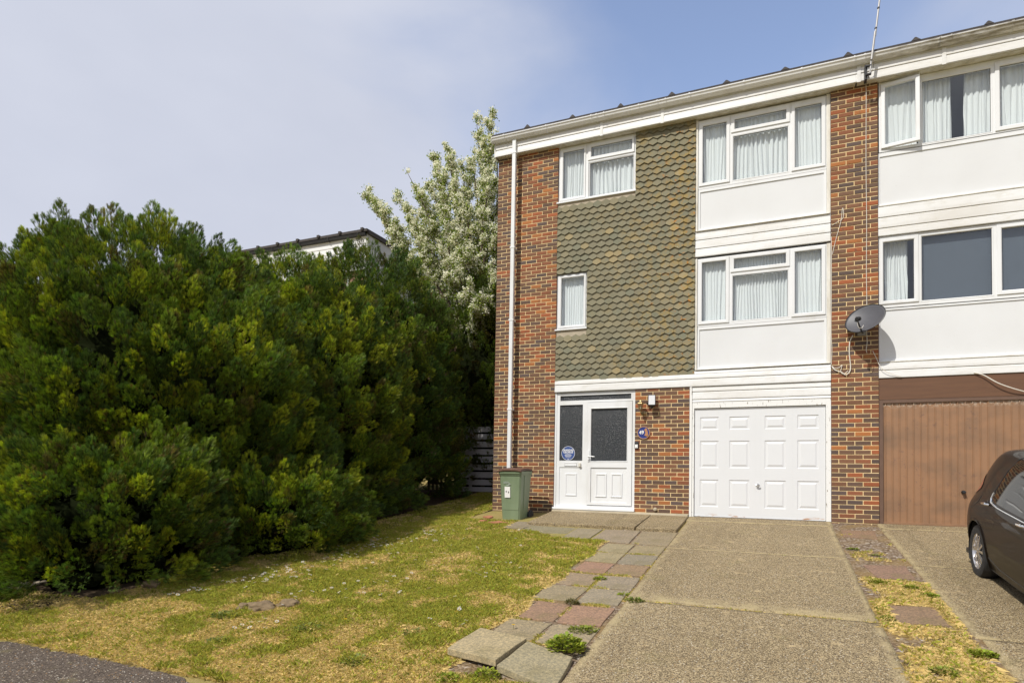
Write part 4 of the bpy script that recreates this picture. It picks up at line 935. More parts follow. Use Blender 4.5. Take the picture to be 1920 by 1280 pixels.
G1 = (.24, .28, .03); G2 = (.17, .20, .045); G3 = (.20, .23, .035)
weed(-1.56, -6.84, .20, .12, 520, G1, 'largest bright green leafy weed growing between the worn slab and the driveway', seed=1, zup=.01)
weed(-1.95, -7.50, .12, .07, 170, G1, 'small green weed in front of the gap between the loose slabs', seed=2)
weed(-2.20, -7.62, .14, .05, 200, G1, 'low green weed in the grass in front of the loose lawn-side slab', seed=3)
weed(-1.32, -5.31, .13, .045, 160, G2, 'dark green weed in the joint where the driveway meets the path', seed=4)
weed(-1.88, -4.60, .10, .05, 170, G1, 'green tuft between the slabs just below the upper pink pair', seed=5)
weed(-1.90, -5.60, .09, .06, 150, (.12, .11, .03), 'brownish green tuft above the lower pink pair of slabs', seed=6)
weed(-1.57, -6.30, .17, .035, 260, G3, 'low green mat along the lower pink slab beside the driveway', seed=7)
weed(-1.47, -5.15, .09, .04, 120, G1, 'small green tuft at the driveway edge above the lower pink pair', seed=8)
weed(-5.02, -7.02, .22, .04, 300, G2, 'dark green clover patch below the stone in the lawn', seed=9, leafw=.5)
weed(-4.50, -7.62, .16, .04, 200, G2, 'dark green rosette near the road in the lawn left of centre', seed=10)
weed(-3.98, -7.05, .20, .04, 220, G2, 'grey green patch of creeping leaves in the lawn right of the stone', seed=11)
weed(-3.05, -7.55, .20, .045, 260, G2, 'dark green rosette at the lower edge of the lawn', seed=12)
weed(-2.95, -6.85, .16, .04, 200, G2, 'dark green patch in the lawn beside the loose slabs', seed=13)
weed(-4.80, -5.20, .18, .035, 220, G2, 'grey green patch in the middle of the lawn', seed=14)
weed(1.30, -3.98, .10, .05, 170, G1, 'bright green tuft at the gravel edge below the middle pink slab', seed=15)
weed(1.02, -3.82, .13, .03, 170, G1, 'flat green tuft below the middle pink slab between the driveways', seed=16)
weed(1.42, -4.25, .10, .05, 150, G1, 'bright green tuft against the edge of the right driveway', seed=17)
weed(1.45, -5.85, .12, .05, 260, G1, 'bright green tuft at the corner of the right driveway joint', seed=18)
weed(.92, -5.15, .08, .04, 110, G3, 'small tuft at the left driveway corner beside the nearest pink slab', seed=19)
weed(1.12, -6.30, .13, .035, 160, G3, 'green patch in the dry grass nearest the camera between the driveways', seed=20)
weed(.95, -2.12, .10, .035, 130, G3, 'small green weed in the bare earth below the right pier', seed=21)
weed(1.18, -2.42, .07, .03, 90, G3, 'tiny green weed above the middle pink slab', seed=22)
weed(1.95, -2.95, .06, .02, 50, G3, 'tiny weed in the joint of the right driveway beside the car', seed=23)
weed(-6.9, -5.9, .35, .10, 320, G2, 'dark leafy ground weed in the shade at the foot of the conifers', seed=24, leafw=.4)

# lump of stone, clay fragments, fallen bits
def rock(x, y, sx, sy, sz, label, name='stone', mat='stone', seed=0, cat='stone', rot=0, group=None, sink=.3):
    bm = bmesh.new(); bmesh.ops.create_icosphere(bm, subdivisions=4, radius=1)
    from mathutils import noise as mn
    for v in bm.verts:
        p = v.co.copy(); d = 1 + .38 * mn.fractal(p * 1.3 + Vector((seed, 0, 0)), 1, 2, 4) + .08 * mn.noise(p * 7 + Vector((seed, 3, 0))); v.co = Vector((p.x * sx * d, p.y * sy * d, p.z * sz * d))
    me = bpy.data.meshes.new(name); bm.to_mesh(me); bm.free(); me.materials.append(M[mat]); me.polygons.foreach_set('use_smooth', [True] * len(me.polygons))
    o = bpy.data.objects.new(name, me); COL.objects.link(o); o.location = (x, y, gzf(x, min(y, 0)) + sz * (1 - sink)); o.rotation_euler = (0, 0, rot)
    return tag(o, label, cat, group)
rock(-4.86, -6.76, .145, .11, .060, 'larger lichen grey lump of the old stump in the lawn', 'stump_piece', seed=3, rot=.5, cat='stump', sink=.55)
rock(-4.66, -6.60, .11, .08, .055, 'darker right-hand lump of the old stump in the lawn', 'stump_piece', seed=8, rot=.7, cat='stump', sink=.55)
rock(-5.05, -6.80, .07, .10, .045, 'small brown left-hand lump of the old stump in the lawn', 'stump_piece', seed=12, rot=.1, cat='stump', sink=.5)
rock(-6.8, -6.55, .10, .08, .06, 'small dark stone in the shade under the conifers', seed=15)
for k, (x, y, s_, lb) in enumerate(((-4.98, -1.12, .085, 'broken clay piece against the foot of the left pier behind the bin corner'), (-4.93, -1.42, .06, 'small clay chip on the grass left of the wheelie bin'), (-4.62, -1.50, .12, 'flat broken clay slab in front of the wheelie bin'))):
    q = [(x + s_ * 1.6 * math.cos(a) * rnd.uniform(.7, 1.1), y + s_ * math.sin(a) * rnd.uniform(.7, 1.1)) for a in (.3, 1.5, 2.7, 3.9, 5.2)]
    tag(quad_slab('clay_fragment', q, .03 + .02 * (k == 0), .03, M['terracotta'], (1, 1, 1), .004, [rnd.uniform(0, .03) for _ in q]), lb, 'broken clay')

# ================================================================== things on and by the house
def place_text(name, s_, size, mat, parent, x, z, y, bold=0.0, sc=(1, 1)):
    return text_part(name, s_, size, mat, parent, Matrix.Translation((x, y, z)) @ Matrix.Rotation(math.pi / 2, 4, 'X'), .0006, sc, bold)
# blue round notice in the side light
stk = thing('round_sign', 'round blue notice with white lettering stuck in the side light of the front door', 'sign', (-3.795, .05, 1.150))
m_ = MB(); m_.lathe([(0, .006), (.140, .006), (.142, 0), (0, 0)], (0, 0, 0), 'y', 48); m_.build('disc', M['blue'], stk)
m_ = MB(); m_.lathe([(.133, .0062), (.133, .0078), (.139, .0078), (.139, .0062)], (0, 0, 0), 'y', 48); m_.build('rim_line', M['lettering'], stk)
place_text('lettering', 'GRANDAD', .050, M['lettering'], stk, 0, .062, -.0072, .0012, (.98, 1)); place_text('lettering', 'GEORGE', .052, M['lettering'], stk, 0, .020, -.0072, .0012)
for z_, w_ in ((-.018, .11), (-.036, .15), (-.050, .13), (-.064, .12), (-.086, .10)):
    m_ = MB(); x = -w_ / 2
    while x < w_ / 2: q = rnd.uniform(.006, .018); m_.box(x, min(x + q, w_ / 2), -.0074, -.0066, z_, z_ + .007); x += q + .005
    m_.build('small_print', M['lettering'], stk)
m_ = MB(); m_.box(-.012, .012, -.0074, -.0066, -.118, -.108); m_.build('small_print', M['lettering'], stk)
# number plaque with a brown perched bird
pl = thing('house_number_plaque', 'round dark blue plaque reading 49 with a brown owl relief beside the door', 'sign', (-2.297, 0, 1.532))
m_ = MB(); m_.lathe([(0, .016), (.108, .016), (.110, .010), (.110, -.002), (0, -.002)], (0, 0, 0), 'y', 40); m_.build('disc', M['plaqueblue'], pl)
m_ = MB(); m_.lathe([(.106, .016), (.110, .021), (.118, .021), (.121, .014), (.121, -.002), (.110, -.002)], (0, 0, 0), 'y', 40); m_.build('rim', M['plaquerim'], pl, smooth=True)
place_text('numeral', '49', .098, M['lettering'], pl, -.038, .004, -.0175, .002, (.92, 1))
m_ = MB(); m_.prism([(.018, -.055), (.075, -.075), (.088, -.045), (.078, .02), (.062, .075), (.040, .085), (.022, .068), (.014, .045), (.030, .020), (.036, -.01), (.020, -.035)], 'y', -.026, -.015); m_.build('owl_relief', M['owl'], pl, bevel=.004)
# door bell
bl_ = thing('doorbell', 'slim black doorbell with a white button plate beside the door frame', 'doorbell', (-2.425, 0, 1.30))
m_ = MB(); m_.box(-.040, .034, -.024, .003, -.068, .068); m_.build('housing', M['black'], bl_, bevel=.006)
m_ = MB(); m_.box(-.030, .022, -.028, -.0245, -.055, .012); m_.lathe([(0, .034), (.010, .033), (.012, .028)], (-.004, 0, -.035), 'y', 14); m_.build('button_plate', M['paper'], bl_)
# coach lantern
ln = thing('wall_lantern', 'small weathered brass coach lantern on the brick right of the front door', 'lantern', (-2.33, 0, 2.0))
m_ = MB(); m_.lathe([(0, .014), (.030, .014), (.045, .004), (.045, -.003), (0, -.003)], (.03, 0, -.10), 'y', 20); m_.tube([(.03, -.01, -.10), (.03, -.05, -.14), (.018, -.095, -.145), (0, -.125, -.11), (-.005, -.13, -.055)], .009, 8); m_.tube([(.03, -.01, -.08), (.02, -.05, -.05), (.015, -.06, -.085), (.025, -.03, -.10)], .005, 6); m_.build('bracket', M['brass'], ln, smooth=True)
m_ = MB(); c3_ = (-.005, -.13, 0)
m_.lathe([(0, .165), (.006, .16), (.006, .135), (.014, .13), (.030, .105), (.072, .078), (.075, .070), (.060, .070), (0, .10)], c3_, 'z', 6)
m_.lathe([(0, -.062), (.020, -.058), (.030, -.045), (.034, -.040), (0, -.040)], c3_, 'z', 6)
for k in range(6):
    a = k * math.pi / 3; m_.tube([(c3_[0] + .030 * math.cos(a), c3_[1] + .030 * math.sin(a), -.043), (c3_[0] + .054 * math.cos(a), c3_[1] + .054 * math.sin(a), .074)], .0035, 5)
m_.build('cage', M['brass'], ln)
m_ = MB(); m_.lathe([(.028, -.042), (.050, .072)], c3_, 'z', 6); m_.build('lamp_glass', glass('lantern_glass', (.72, .72, .66), .12, .05), ln)
m_ = MB(); m_.lathe([(0, -.03), (.010, -.03), (.013, .0), (.010, .03), (0, .04)], c3_, 'z', 10); m_.build('bulb', M['paper'], ln, smooth=True)
# flood light
fl = thing('floodlight', 'square floodlight with a pale frosted front on a bracket right of the brass lantern', 'floodlight', (-2.13, 0, 2.10))
m_ = MB(); m_.lathe([(0, .012), (.036, .010), (.036, -.002), (0, -.002)], (-.02, 0, -.07), 'y', 18); m_.tube([(-.02, -.01, -.07), (-.02, -.06, -.075), (0, -.085, -.03)], .010, 8); m_.build('bracket', M['black'], fl, smooth=True)
m_ = MB(); ax = (Vector((.985, .16, 0)), Vector((-.16, .94, -.30)), Vector((-.05, .30, .95))); m_.obox((0, -.115, .02), ax, (.135, .055, .215)); m_.build('lamp_body', M['black'], fl, bevel=.010)
m_ = MB(); cc = Vector((0, -.115, .02)) - ax[1].normalized() * .0285; m_.obox(cc, ax, (.115, .006, .190)); m_.build('lens', M['lens'], fl, bevel=.002)
m_ = MB(); m_.lathe([(0, -.03), (.016, -.026), (.022, -.01), (.022, .01), (0, .012)], (-.085, -.07, -.02), 'z', 14); m_.build('motion_sensor', M['black'], fl, smooth=True)
# loop of cable between lantern and sign
m_ = MB(); m_.tube([(-2.455, -.006, 2.02), (-2.452, -.006, 1.72)], .0035, 5); tag(m_.build('cable', M['cabledark']), 'short dark vertical cable on the brick beside the lantern', 'cable')
# satellite dish
sd = thing('satellite_dish', 'dark grey mesh satellite dish with a black receiver arm on the right brick pier', 'satellite dish', (1.30, 0, 3.20))
N_ = Vector((-.46, -.72, .44)).normalized(); Uq = (Vector((0, 0, 1)) - N_ * N_.z).normalized(); Rq = Uq.cross(N_).normalized(); Cq = Vector((.020, -.255, .125))
A_ = []; nr, na = 12, 48
for i_ in range(nr + 1):
    for k in range(na):
        a = 2 * math.pi * k / na; r_ = i_ / nr; x, y = .308 * r_ * math.cos(a), .268 * r_ * math.sin(a); A_.append(Cq + Rq * x + Uq * y + N_ * (.060 * (r_ * r_ - 1)))
Fq = [(i_ * na + k, i_ * na + (k + 1) % na, (i_ + 1) * na + (k + 1) % na, (i_ + 1) * na + k) for i_ in range(nr) for k in range(na)]
m_ = MB(); m_.add(A_, Fq); do = m_.build('reflector', M['dishgrey'], sd, smooth=True); so = do.modifiers.new('s', 'SOLIDIFY'); so.thickness = .006; so.offset = -1
rim = [Cq + Rq * (.310 * math.cos(a)) + Uq * (.270 * math.sin(a)) for a in np.linspace(0, 2 * math.pi, 49)]; m_ = MB(); m_.tube(rim, .007, 6, caps=False); m_.build('rim', M['black'], sd, smooth=True)
bt = Cq - Uq * .255 + N_ * -.01; lnb = Vector((-.120, -.54, .055))
m_ = MB(); m_.tube([bt - N_ * .05, bt, lnb - Vector((0, 0, .02))], .013, 6); m_.build('feed_arm', M['black'], sd, smooth=True)
dl = (Cq - lnb).normalized(); m_ = MB(); m_.tube([lnb - dl * .04, lnb + dl * .03, lnb + dl * .031, lnb + dl * .075], [.024, .024, .034, .036], 12); m_.tube([lnb - Vector((.02, 0, .04)), lnb + Vector((0, 0, .03))], .022, 8); m_.build('receiver', M['black'], sd, smooth=True)
m_ = MB(); bc = Cq - N_ * .095; m_.tube([bc, bc + (Vector((0, -.06, bc.z - .02)) - bc) * .6, Vector((0, -.05, 0)), Vector((0, -.02, -.05))], .018, 8); m_.box(-.06, .06, -.012, .002, -.10, .06); m_.obox(bc, (Rq, Uq, N_), (.12, .10, .02)); m_.build('wall_bracket', M['galv'], sd, smooth=30)
m_ = MB(); e0 = lnb - Vector((0, 0, .05)); m_.tube([e0, e0 + Vector((.005, 0, -.06)), e0 + Vector((.03, .02, -.095)), e0 + Vector((.075, .05, -.085)), e0 + Vector((.10, .12, -.03))], .004, 6); m_.build('receiver_cable', M['cable'], sd, smooth=True)
# cables on the right pier
def cable(path, r, label, mat='cable', name='cable', group='loose cables on the right pier'):
    # smooth the path
    pts = [Vector(p) for p in path]; out = []
    for k in range(len(pts) - 1):
        p0, p1, p2, p3 = pts[max(k - 1, 0)], pts[k], pts[k + 1], pts[min(k + 2, len(pts) - 1)]
        for t_ in np.linspace(0, 1, 6, endpoint=False):
            out.append(.5 * ((2 * p1) + (-p0 + p2) * t_ + (2 * p0 - 5 * p1 + 4 * p2 - p3) * t_ ** 2 + (-p0 + 3 * p1 - 3 * p2 + p3) * t_ ** 3))
    out.append(pts[-1]); m_ = MB(); m_.tube(out, r, 6); return tag(m_.build(name, M[mat], smooth=True), label, 'cable', group)
cable([(1.375, -.012, 7.36), (1.378, -.010, 7.1), (1.372, -.010, 6.0), (1.378, -.010, 5.0), (1.372, -.010, 4.2), (1.376, -.012, 3.60), (1.37, -.02, 3.2), (1.378, -.012, 2.98), (1.365, -.012, 2.86), (1.375, -.012, 2.80)], .0048, 'long pale cable running down the right pier from the aerial to behind the satellite dish')
cable([(1.17, -.02, 3.11), (1.125, -.018, 3.0), (1.118, -.018, 2.8), (1.135, -.018, 2.60), (1.12, -.022, 2.50), (1.06, -.02, 2.455), (1.0, -.02, 2.50), (.91, -.015, 2.54), (.86, -.012, 2.60)], .0085, 'thick white cable hanging in a loop below the satellite dish')
cable([(.852, -.012, 2.62), (.90, -.018, 2.575), (.97, -.02, 2.585), (1.01, -.02, 2.62), (.99, -.02, 2.52), (1.03, -.02, 2.47), (1.10, -.018, 2.52)], .005, 'tangled thin white cable at the left edge of the pier below the dish')
cable([(.86, .012, 5.30), (.853, .005, 4.9), (.855, -.006, 4.55), (.852, -.004, 3.8), (.848, .0, 3.2), (.86, -.006, 2.9), (.85, -.004, 2.64)], .005, 'cream cable down the joint between the bay and the right pier')
cable([(.865, -.006, 5.02), (.94, -.010, 5.06), (1.03, -.012, 5.12), (1.035, -.012, 5.25), (1.02, -.012, 5.28), (1.00, -.012, 5.08), (.93, -.010, 4.80), (.868, -.006, 4.52)], .0045, 'thin white cable looped to a nail high on the right pier')
cable([(1.46, -.01, 2.83), (1.51, -.03, 2.70), (1.56, -.05, 2.56), (1.66, -.04, 2.46), (1.76, -.03, 2.42), (1.86, -.02, 2.385)], .0042, 'thin cable hanging off the right pier over the neighbouring white band')
cable([(2.83, -.012, 2.40), (2.95, -.03, 2.35), (3.12, -.05, 2.22), (3.30, -.05, 2.13), (3.50, -.02, 2.06)], .008, 'pale cable sagging across the brown board over the ribbed garage door')
# mast
am = thing('aerial_mast', 'leaning pale aerial mast clamped to the white fascia above the right pier', 'aerial', (1.40, -.285, 7.45))
m_ = MB(); top = Vector((.30, .0, 2.55)); m_.tube([(0, 0, -.10), (.03, 0, .22)], .014, 8); m_.tube([(.022, -.02, .12), (.075, -.02, .58)], .017, 8); m_.tube([(.075, -.02, .50), top], .014, 8); m_.build('mast', M['galv'], am, smooth=True)
m_ = MB(); m_.box(-.07, -.035, .025, .155, -.16, .08); m_.box(-.06, .02, -.015, .03, -.11, -.09); m_.box(-.06, .02, -.015, .03, .03, .05)
for q in (.62, .95, 1.4): m_.tube([(.075 + (q - .55) * .115, -.02, q), (.077 + (q - .55) * .115, -.02, q + .02)], .019, 8)
m_.build('clamp', M['black'], am)
m_ = MB(); m_.tube([top + Vector((-.45, -.1, -.1)), top + Vector((.35, .1, -.1))], .010, 6)
for k in range(8): c_ = top + Vector((-.42 + k * .1, -.09 + k * .025, -.1)); m_.tube([c_ + Vector((.02, -.14, 0)), c_ + Vector((-.02, .14, 0))], .004, 5)
m_.build('antenna', M['galv'], am)
cable([(1.43, -.20, 7.66), (1.465, -.20, 7.58), (1.45, -.19, 7.46), (1.40, -.15, 7.39), (1.378, -.03, 7.34)], .004, 'short grey cable dropping from the aerial mast past the fascia', 'cabledark')
# half-round door mat
mt = thing('door_mat', 'half-round grey door mat with a pale rim lying in front of the door step', 'door mat', (-3.02, -.20, 0))
def arc(r0, r1, z0, z1, yf):
    m_ = MB(); n = 28; ps = [(r1 * math.cos(a), -r1 * yf * math.sin(a)) for a in np.linspace(0, math.pi, n)]; m_.prism(ps, 'z', z0, z1); return m_
zt = gzf(-3, -.5) + .055
mt.location.z = zt; mt.rotation_euler = (math.atan(.11) , 0, 0)
arc(0, .33, .006, .016, 1.25).build('rim', M['matrim'], mt, bevel=.004, loc=(0, 0, -.002)); arc(0, .285, .012, .019, 1.22).build('pad', M['matrubber'], mt, loc=(0, -.02, 0))

# wheelie bin
bn = thing('wheelie_bin', 'green wheelie bin with a brown lid standing against the left brick pier', 'bin', (-4.585, -.70, -.172), (math.radians(1.5), 0, math.radians(-2)))
def taper(b, t_, z0, z1, ch=.03):
    def R(w0, w1, y0, y1, z): return [(w0 + ch, y0, z), (w1 - ch, y0, z), (w1, y0 + ch, z), (w1, y1 - ch, z), (w1 - ch, y1, z), (w0 + ch, y1, z), (w0, y1 - ch, z), (w0, y0 + ch, z)]
    a = R(*b, z0) + R(*t_, z1); return a, [tuple(range(8))[::-1], tuple(range(8, 16))] + [(k, (k + 1) % 8, 8 + (k + 1) % 8, 8 + k) for k in range(8)]
m_ = MB(); m_.add(*taper((-.182, .182, -.235, .16), (-.225, .225, -.27, .235), .015, .875)); m_.add(*taper((-.19, .19, -.242, .12), (-.19, .19, -.242, .12), .0, .03))
m_.add(*taper((-.232, .232, -.285, .245), (-.236, .236, -.289, .249), .872, .900)); m_.add(*taper((-.240, .240, -.300, .250), (-.243, .243, -.303, .254), .900, .945, .035))
m_.prism([(-.165, .22), (.165, .22), (.205, .83), (-.205, .83)], 'y', -.248, -.246)
bo = m_.build('body', M['binbody'], bn, bevel=.007)
# stiffening rib on the side
m_ = MB(); m_.add([(.184, -.10, .12), (.184, -.02, .12), (.222, -.03, .86), (.222, -.12, .86), (.200, -.09, .12), (.200, -.03, .12), (.236, -.04, .86), (.236, -.11, .86)], [(0, 1, 2, 3), (4, 7, 6, 5), (0, 4, 5, 1), (1, 5, 6, 2), (2, 6, 7, 3), (3, 7, 4, 0)]); m_.build('side_rib', M['binbody'], bo, bevel=.006)
m_ = MB(); lv = []; 
for j_, (y, h_) in enumerate(((-.318, .938), (-.312, .965), (-.22, .985), (-.05, .998), (.12, .992), (.235, .972), (.262, .945))):
    for x in (-.250, -.235, -.12, 0, .12, .235, .250): lv.append((x, y, h_ - (.030 if abs(x) > .24 else 0) + (.012 if abs(x) < .13 else 0)))
lf_ = [(j_ * 7 + k, j_ * 7 + k + 1, (j_ + 1) * 7 + k + 1, (j_ + 1) * 7 + k) for j_ in range(6) for k in range(6)]; m_.add(lv, lf_)
li = m_.build('lid', M['binlid'], bn, smooth=True); sm = li.modifiers.new('s', 'SOLIDIFY'); sm.thickness = .012
m_ = MB(); m_.tube([(-.20, .27, .965), (-.20, .30, .955), (.20, .30, .955), (.20, .27, .965)], .014, 8); m_.build('handle', M['binlid'], bn, smooth=True)
for s_ in (-1, 1):
    wh = MB(); wh.lathe([(0, -.028), (.05, -.028), (.092, -.026), (.10, -.015), (.10, .015), (.092, .026), (.05, .028), (0, .028)], (s_ * .215, .205, .10), 'x', 26); w_o = wh.build('wheel', M['tyre'], bn, smooth=True)
    hb_ = MB(); hb_.lathe([(0, .0295), (.04, .0295), (.055, .0285)], (s_ * .215, .205, .10), 'x', 16); hb_.build('hub', M['black'], w_o)
ax_ = MB(); ax_.tube([(-.20, .205, .10), (.20, .205, .10)], .010, 8); ax_.build('axle', M['galv'], bn)
# sheet with 4 9 and the faded council print
tl_ = math.atan2(.035, .86)
m_ = MB(); m_.add([(-.105, -.2495 - .0205 + .0, .46), (.005, -.2700, .46), (.005, -.2775, .655), (-.105, -.2775, .655)], [(0, 1, 2, 3)])
lab = MB(); yy = lambda z: -.235 - (z - .015) / .86 * .035 - .0135
lab.add([(-.110, yy(.45), .45), (.002, yy(.45), .45), (.002, yy(.655), .655), (-.110, yy(.655), .655), (-.110, yy(.45) + .012, .45), (.002, yy(.45) + .012, .45), (.002, yy(.655) + .012, .655), (-.110, yy(.655) + .012, .655)], [(0, 1, 2, 3), (4, 7, 6, 5), (0, 4, 5, 1), (1, 5, 6, 2), (2, 6, 7, 3), (3, 7, 4, 0)])
lo_ = lab.build('number_sheet', M['paper'], bn)
RX = Matrix.Rotation(math.pi / 2 + tl_, 4, 'X')
for ch, x, z in (('4', -.078, .562), ('9', -.030, .548)): text_part('numeral', ch, .052, M['black'], lo_, Matrix.Translation((x, yy(z) - .001, z)) @ RX, .0006, (1, 1), .0015)
for tx, x, z, sz in (('Eastbourne', -.075, .745, .024), ('Borough Council', -.068, .722, .018)): text_part('faded_print', tx, sz, M['matrim'], bn, Matrix.Translation((x, yy(z) - .0005, z)) @ RX, .0005)
sw = MB(); sw.tube([(-.075, yy(.69) - .002, .690), (-.04, yy(.69) - .002, .683), (0, yy(.69) - .002, .694), (.022, yy(.70) - .002, .708)], [.002, .004, .004, .001], 5); sw.tube([(-.03, yy(.7) - .002, .695), (0, yy(.7) - .002, .712)], [.001, .005], 5); sw.build('faded_emblem', M['matrim'], bn)
# slatted gate panel and the mossy post beside it
sf = thing('slatted_fence', 'grey weathered horizontal slat fence closing the passage beside the house', 'fence', (-6.5, 2.78, .25))
zz = .0
for k in range(9):
    h_ = .150 + rnd.uniform(-.01, .008); m_ = MB(); a = rnd.uniform(-.004, .004); m_.add([(-1.17, -.012, zz + a), (1.09, -.012, zz - a), (1.09, -.012, zz + h_ - a), (-1.17, -.012, zz + h_ + a), (-1.17, .010, zz + a), (1.09, .010, zz - a), (1.09, .010, zz + h_ - a), (-1.17, .010, zz + h_ + a)], [(0, 1, 2, 3), (7, 6, 5, 4), (0, 4, 5, 1), (1, 5, 6, 2), (2, 6, 7, 3), (3, 7, 4, 0)])
    m_.build('slat', M['fencewood'], sf, bevel=.003); zz += h_ + .048
m_ = MB(); m_.box(-1.19, -1.10, -.03, -.013, -.02, 1.76); m_.build('batten', M['fencewood'], sf); m_ = MB(); m_.box(-.90, -.82, .011, .04, -.02, 1.76); m_.build('batten', M['fencewood'], sf)
m_ = MB(); m_.box(-7.80, -7.70, 2.70, 2.80, .1, 2.45); tag(m_.build('fence_post', M['postwood'], bevel=.01), 'tall mossy wooden post at the left end of the slatted fence', 'post')
pf = thing('picket_fence', 'low mossy picket fence in the shade between the conifer and the mossy post', 'fence', (-8.1, 2.6, .2))
for k in range(6):
    m_ = MB(); x = -.42 + k * .125; hh = 1.25 + rnd.uniform(-.05, .05); m_.prism([(x, 0), (x + .055, 0), (x + .055, hh), (x + .027, hh + .04), (x, hh)], 'y', -.01, .01); m_.build('picket', M['postwood'], pf)
m_ = MB(); m_.box(-.45, .28, .011, .035, .25, .32); m_.box(-.45, .28, .011, .035, .95, 1.02); m_.build('rail', M['postwood'], pf)

# ================================================================== neighbouring terrace up the hill (top shows over the conifers)
bb = thing('hillside_terrace', 'white-clad flat-topped building with a dark gutter showing above the conifers', 'building', (-13.2, 5.9, 0))
bx0, by0 = -13.2, 5.98
def bpart(m_, n, mat, par=None, **k): o = m_.build(n, mat, par or bb, **k); (o.location.__setitem__(slice(0, 3), (13.2, -5.9, 0)) if par is None else None); return o
m_ = MB(); m_.box(-34, bx0 - .02, by0 + .05, by0 + 9, .2, 7.9); wl_ = bpart(m_, 'wall', simple('far_brown_brick', (.24, .14, .09), .9, .3, 20))
b = MB(); boards(b, -34.05, bx0, [9.16, 8.98, 8.78, 8.55, 8.30, 8.08, 7.86], by0 - .08, .012); bpart(b, 'fascia', M['farwhite'])
m_ = MB(); m_.box(bx0 - .02, bx0 + .05, by0 - .085, by0 + 9.1, 7.4, 9.10); m_.box(bx0 + .05, bx0 + .056, by0 + .6, by0 + .66, 8.05, 9.05); m_.box(bx0 + .05, bx0 + .056, by0 + 1.5, by0 + 1.53, 8.05, 9.05); bpart(m_, 'side_cladding', simple('grey_stained_cladding', (.50, .50, .48), .8, .25, 3))
m_ = MB(); m_.prism([(by0 - .22, 9.12), (by0 - .20, 9.05), (by0 - .10, 9.03), (by0 - .09, 9.14)], 'x', -34.1, bx0 + .02)
x = -33.0
while x < bx0: m_.prism([(by0 - .235, 9.14), (by0 - .21, 9.03), (by0 - .10, 9.01), (by0 - .08, 9.15)], 'x', x, x + .05); x += 1.3
bpart(m_, 'gutter', M['black'])
m_ = MB(); pf_ = [(by0 - .20, 9.16), (by0 + 2.5, 9.24), (by0 + 9.1, 9.30), (by0 + 9.1, 9.36), (by0 + 2.5, 9.32), (by0 - .20, 9.25)]
m_.prism(pf_, 'x', -34.1, bx0 + .10); x = -33.5
while x < bx0: m_.prism([(by0 - .25, 9.20), (by0 - .25, 9.29), (by0 + .1, 9.28), (by0 + .1, 9.22)], 'x', x, x + .10); x += .96
bpart(m_, 'roof', M['felt'])
for k in range(7):
    m_ = MB(); x = -15.6 - k * 2.6; m_.plate((x, x + 1.6, 6.5, 7.9), [(x + .07, x + .77, 6.57, 7.83), (x + .83, x + 1.53, 6.57, 7.83)], by0 + .02, by0 + .08); f_ = bpart(m_, 'window', M['white']); m_ = MB(); m_.box(x + .05, x + 1.55, by0 + .055, by0 + .06, 6.55, 7.85); m_.build('pane', M['carglass'], f_)
# the hip side shows its worn verge
m_ = MB(); m_.prism([(by0 - .1, 9.09), (by0 + 9.1, 9.15), (by0 + 9.1, 9.26), (by0 - .1, 9.20)], 'x', bx0 + .05, bx0 + .13); bpart(m_, 'verge', M['felt'])
HAW_TARGETS = [(-11.81, 3.9, 9.61), (-11.4, 3.8, 9.16), (-10.85, 3.6, 8.61), (-10.72, 4.0, 9.25), (-10.49, 4.2, 10.05), (-9.97, 3.8, 9.36), (-9.75, 4.2, 9.51), (-9.61, 4.3, 10.4), (-9.24, 4.0, 9.86), (-9.13, 4.3, 10.51), (-8.62, 3.8, 9.36), (-8.58, 4.3, 9.99), (-8.38, 4.5, 10.13), (-8.42, 4.8, 11.58), (-8.09, 4.6, 10.74), (-7.85, 4.8, 11.55), (-7.65, 4.6, 10.85), (-7.54, 4.4, 9.92), (-7.6, 4.0, 9.27), (-7.52, 4.4, 8.97), (-9.61, 3.7, 8.38), (-8.77, 3.5, 8.17), (-8.14, 3.6, 8.41), (-7.6, 3.7, 8.06), (-7.22, 3.8, 7.59), (-9.67, 3.4, 7.64), (-8.62, 3.0, 6.89), (-8.16, 3.2, 7.35), (-7.47, 3.0, 6.74), (-7.0, 3.2, 6.46), (-7.89, 2.6, 6.22), (-7.3, 2.4, 5.67), (-6.86, 2.3, 5.11), (-7.03, 2.2, 4.89), (-6.78, 2.6, 5.25), (-6.82, 3.0, 5.94), (-7.77, 2.8, 6.71), (-10.23, 3.8, 8.52), (-10.56, 3.6, 8.24), (-7.29, 5.0, 9.68), (-6.91, 5.0, 8.17), (-7.4, 5.2, 10.95), (-9.05, 4.6, 9.32), (-9.86, 4.4, 9.04), (-8.62, 4.8, 9.66), (-8.1, 2.7, 5.99), (-7.45, 2.4, 5.47)]
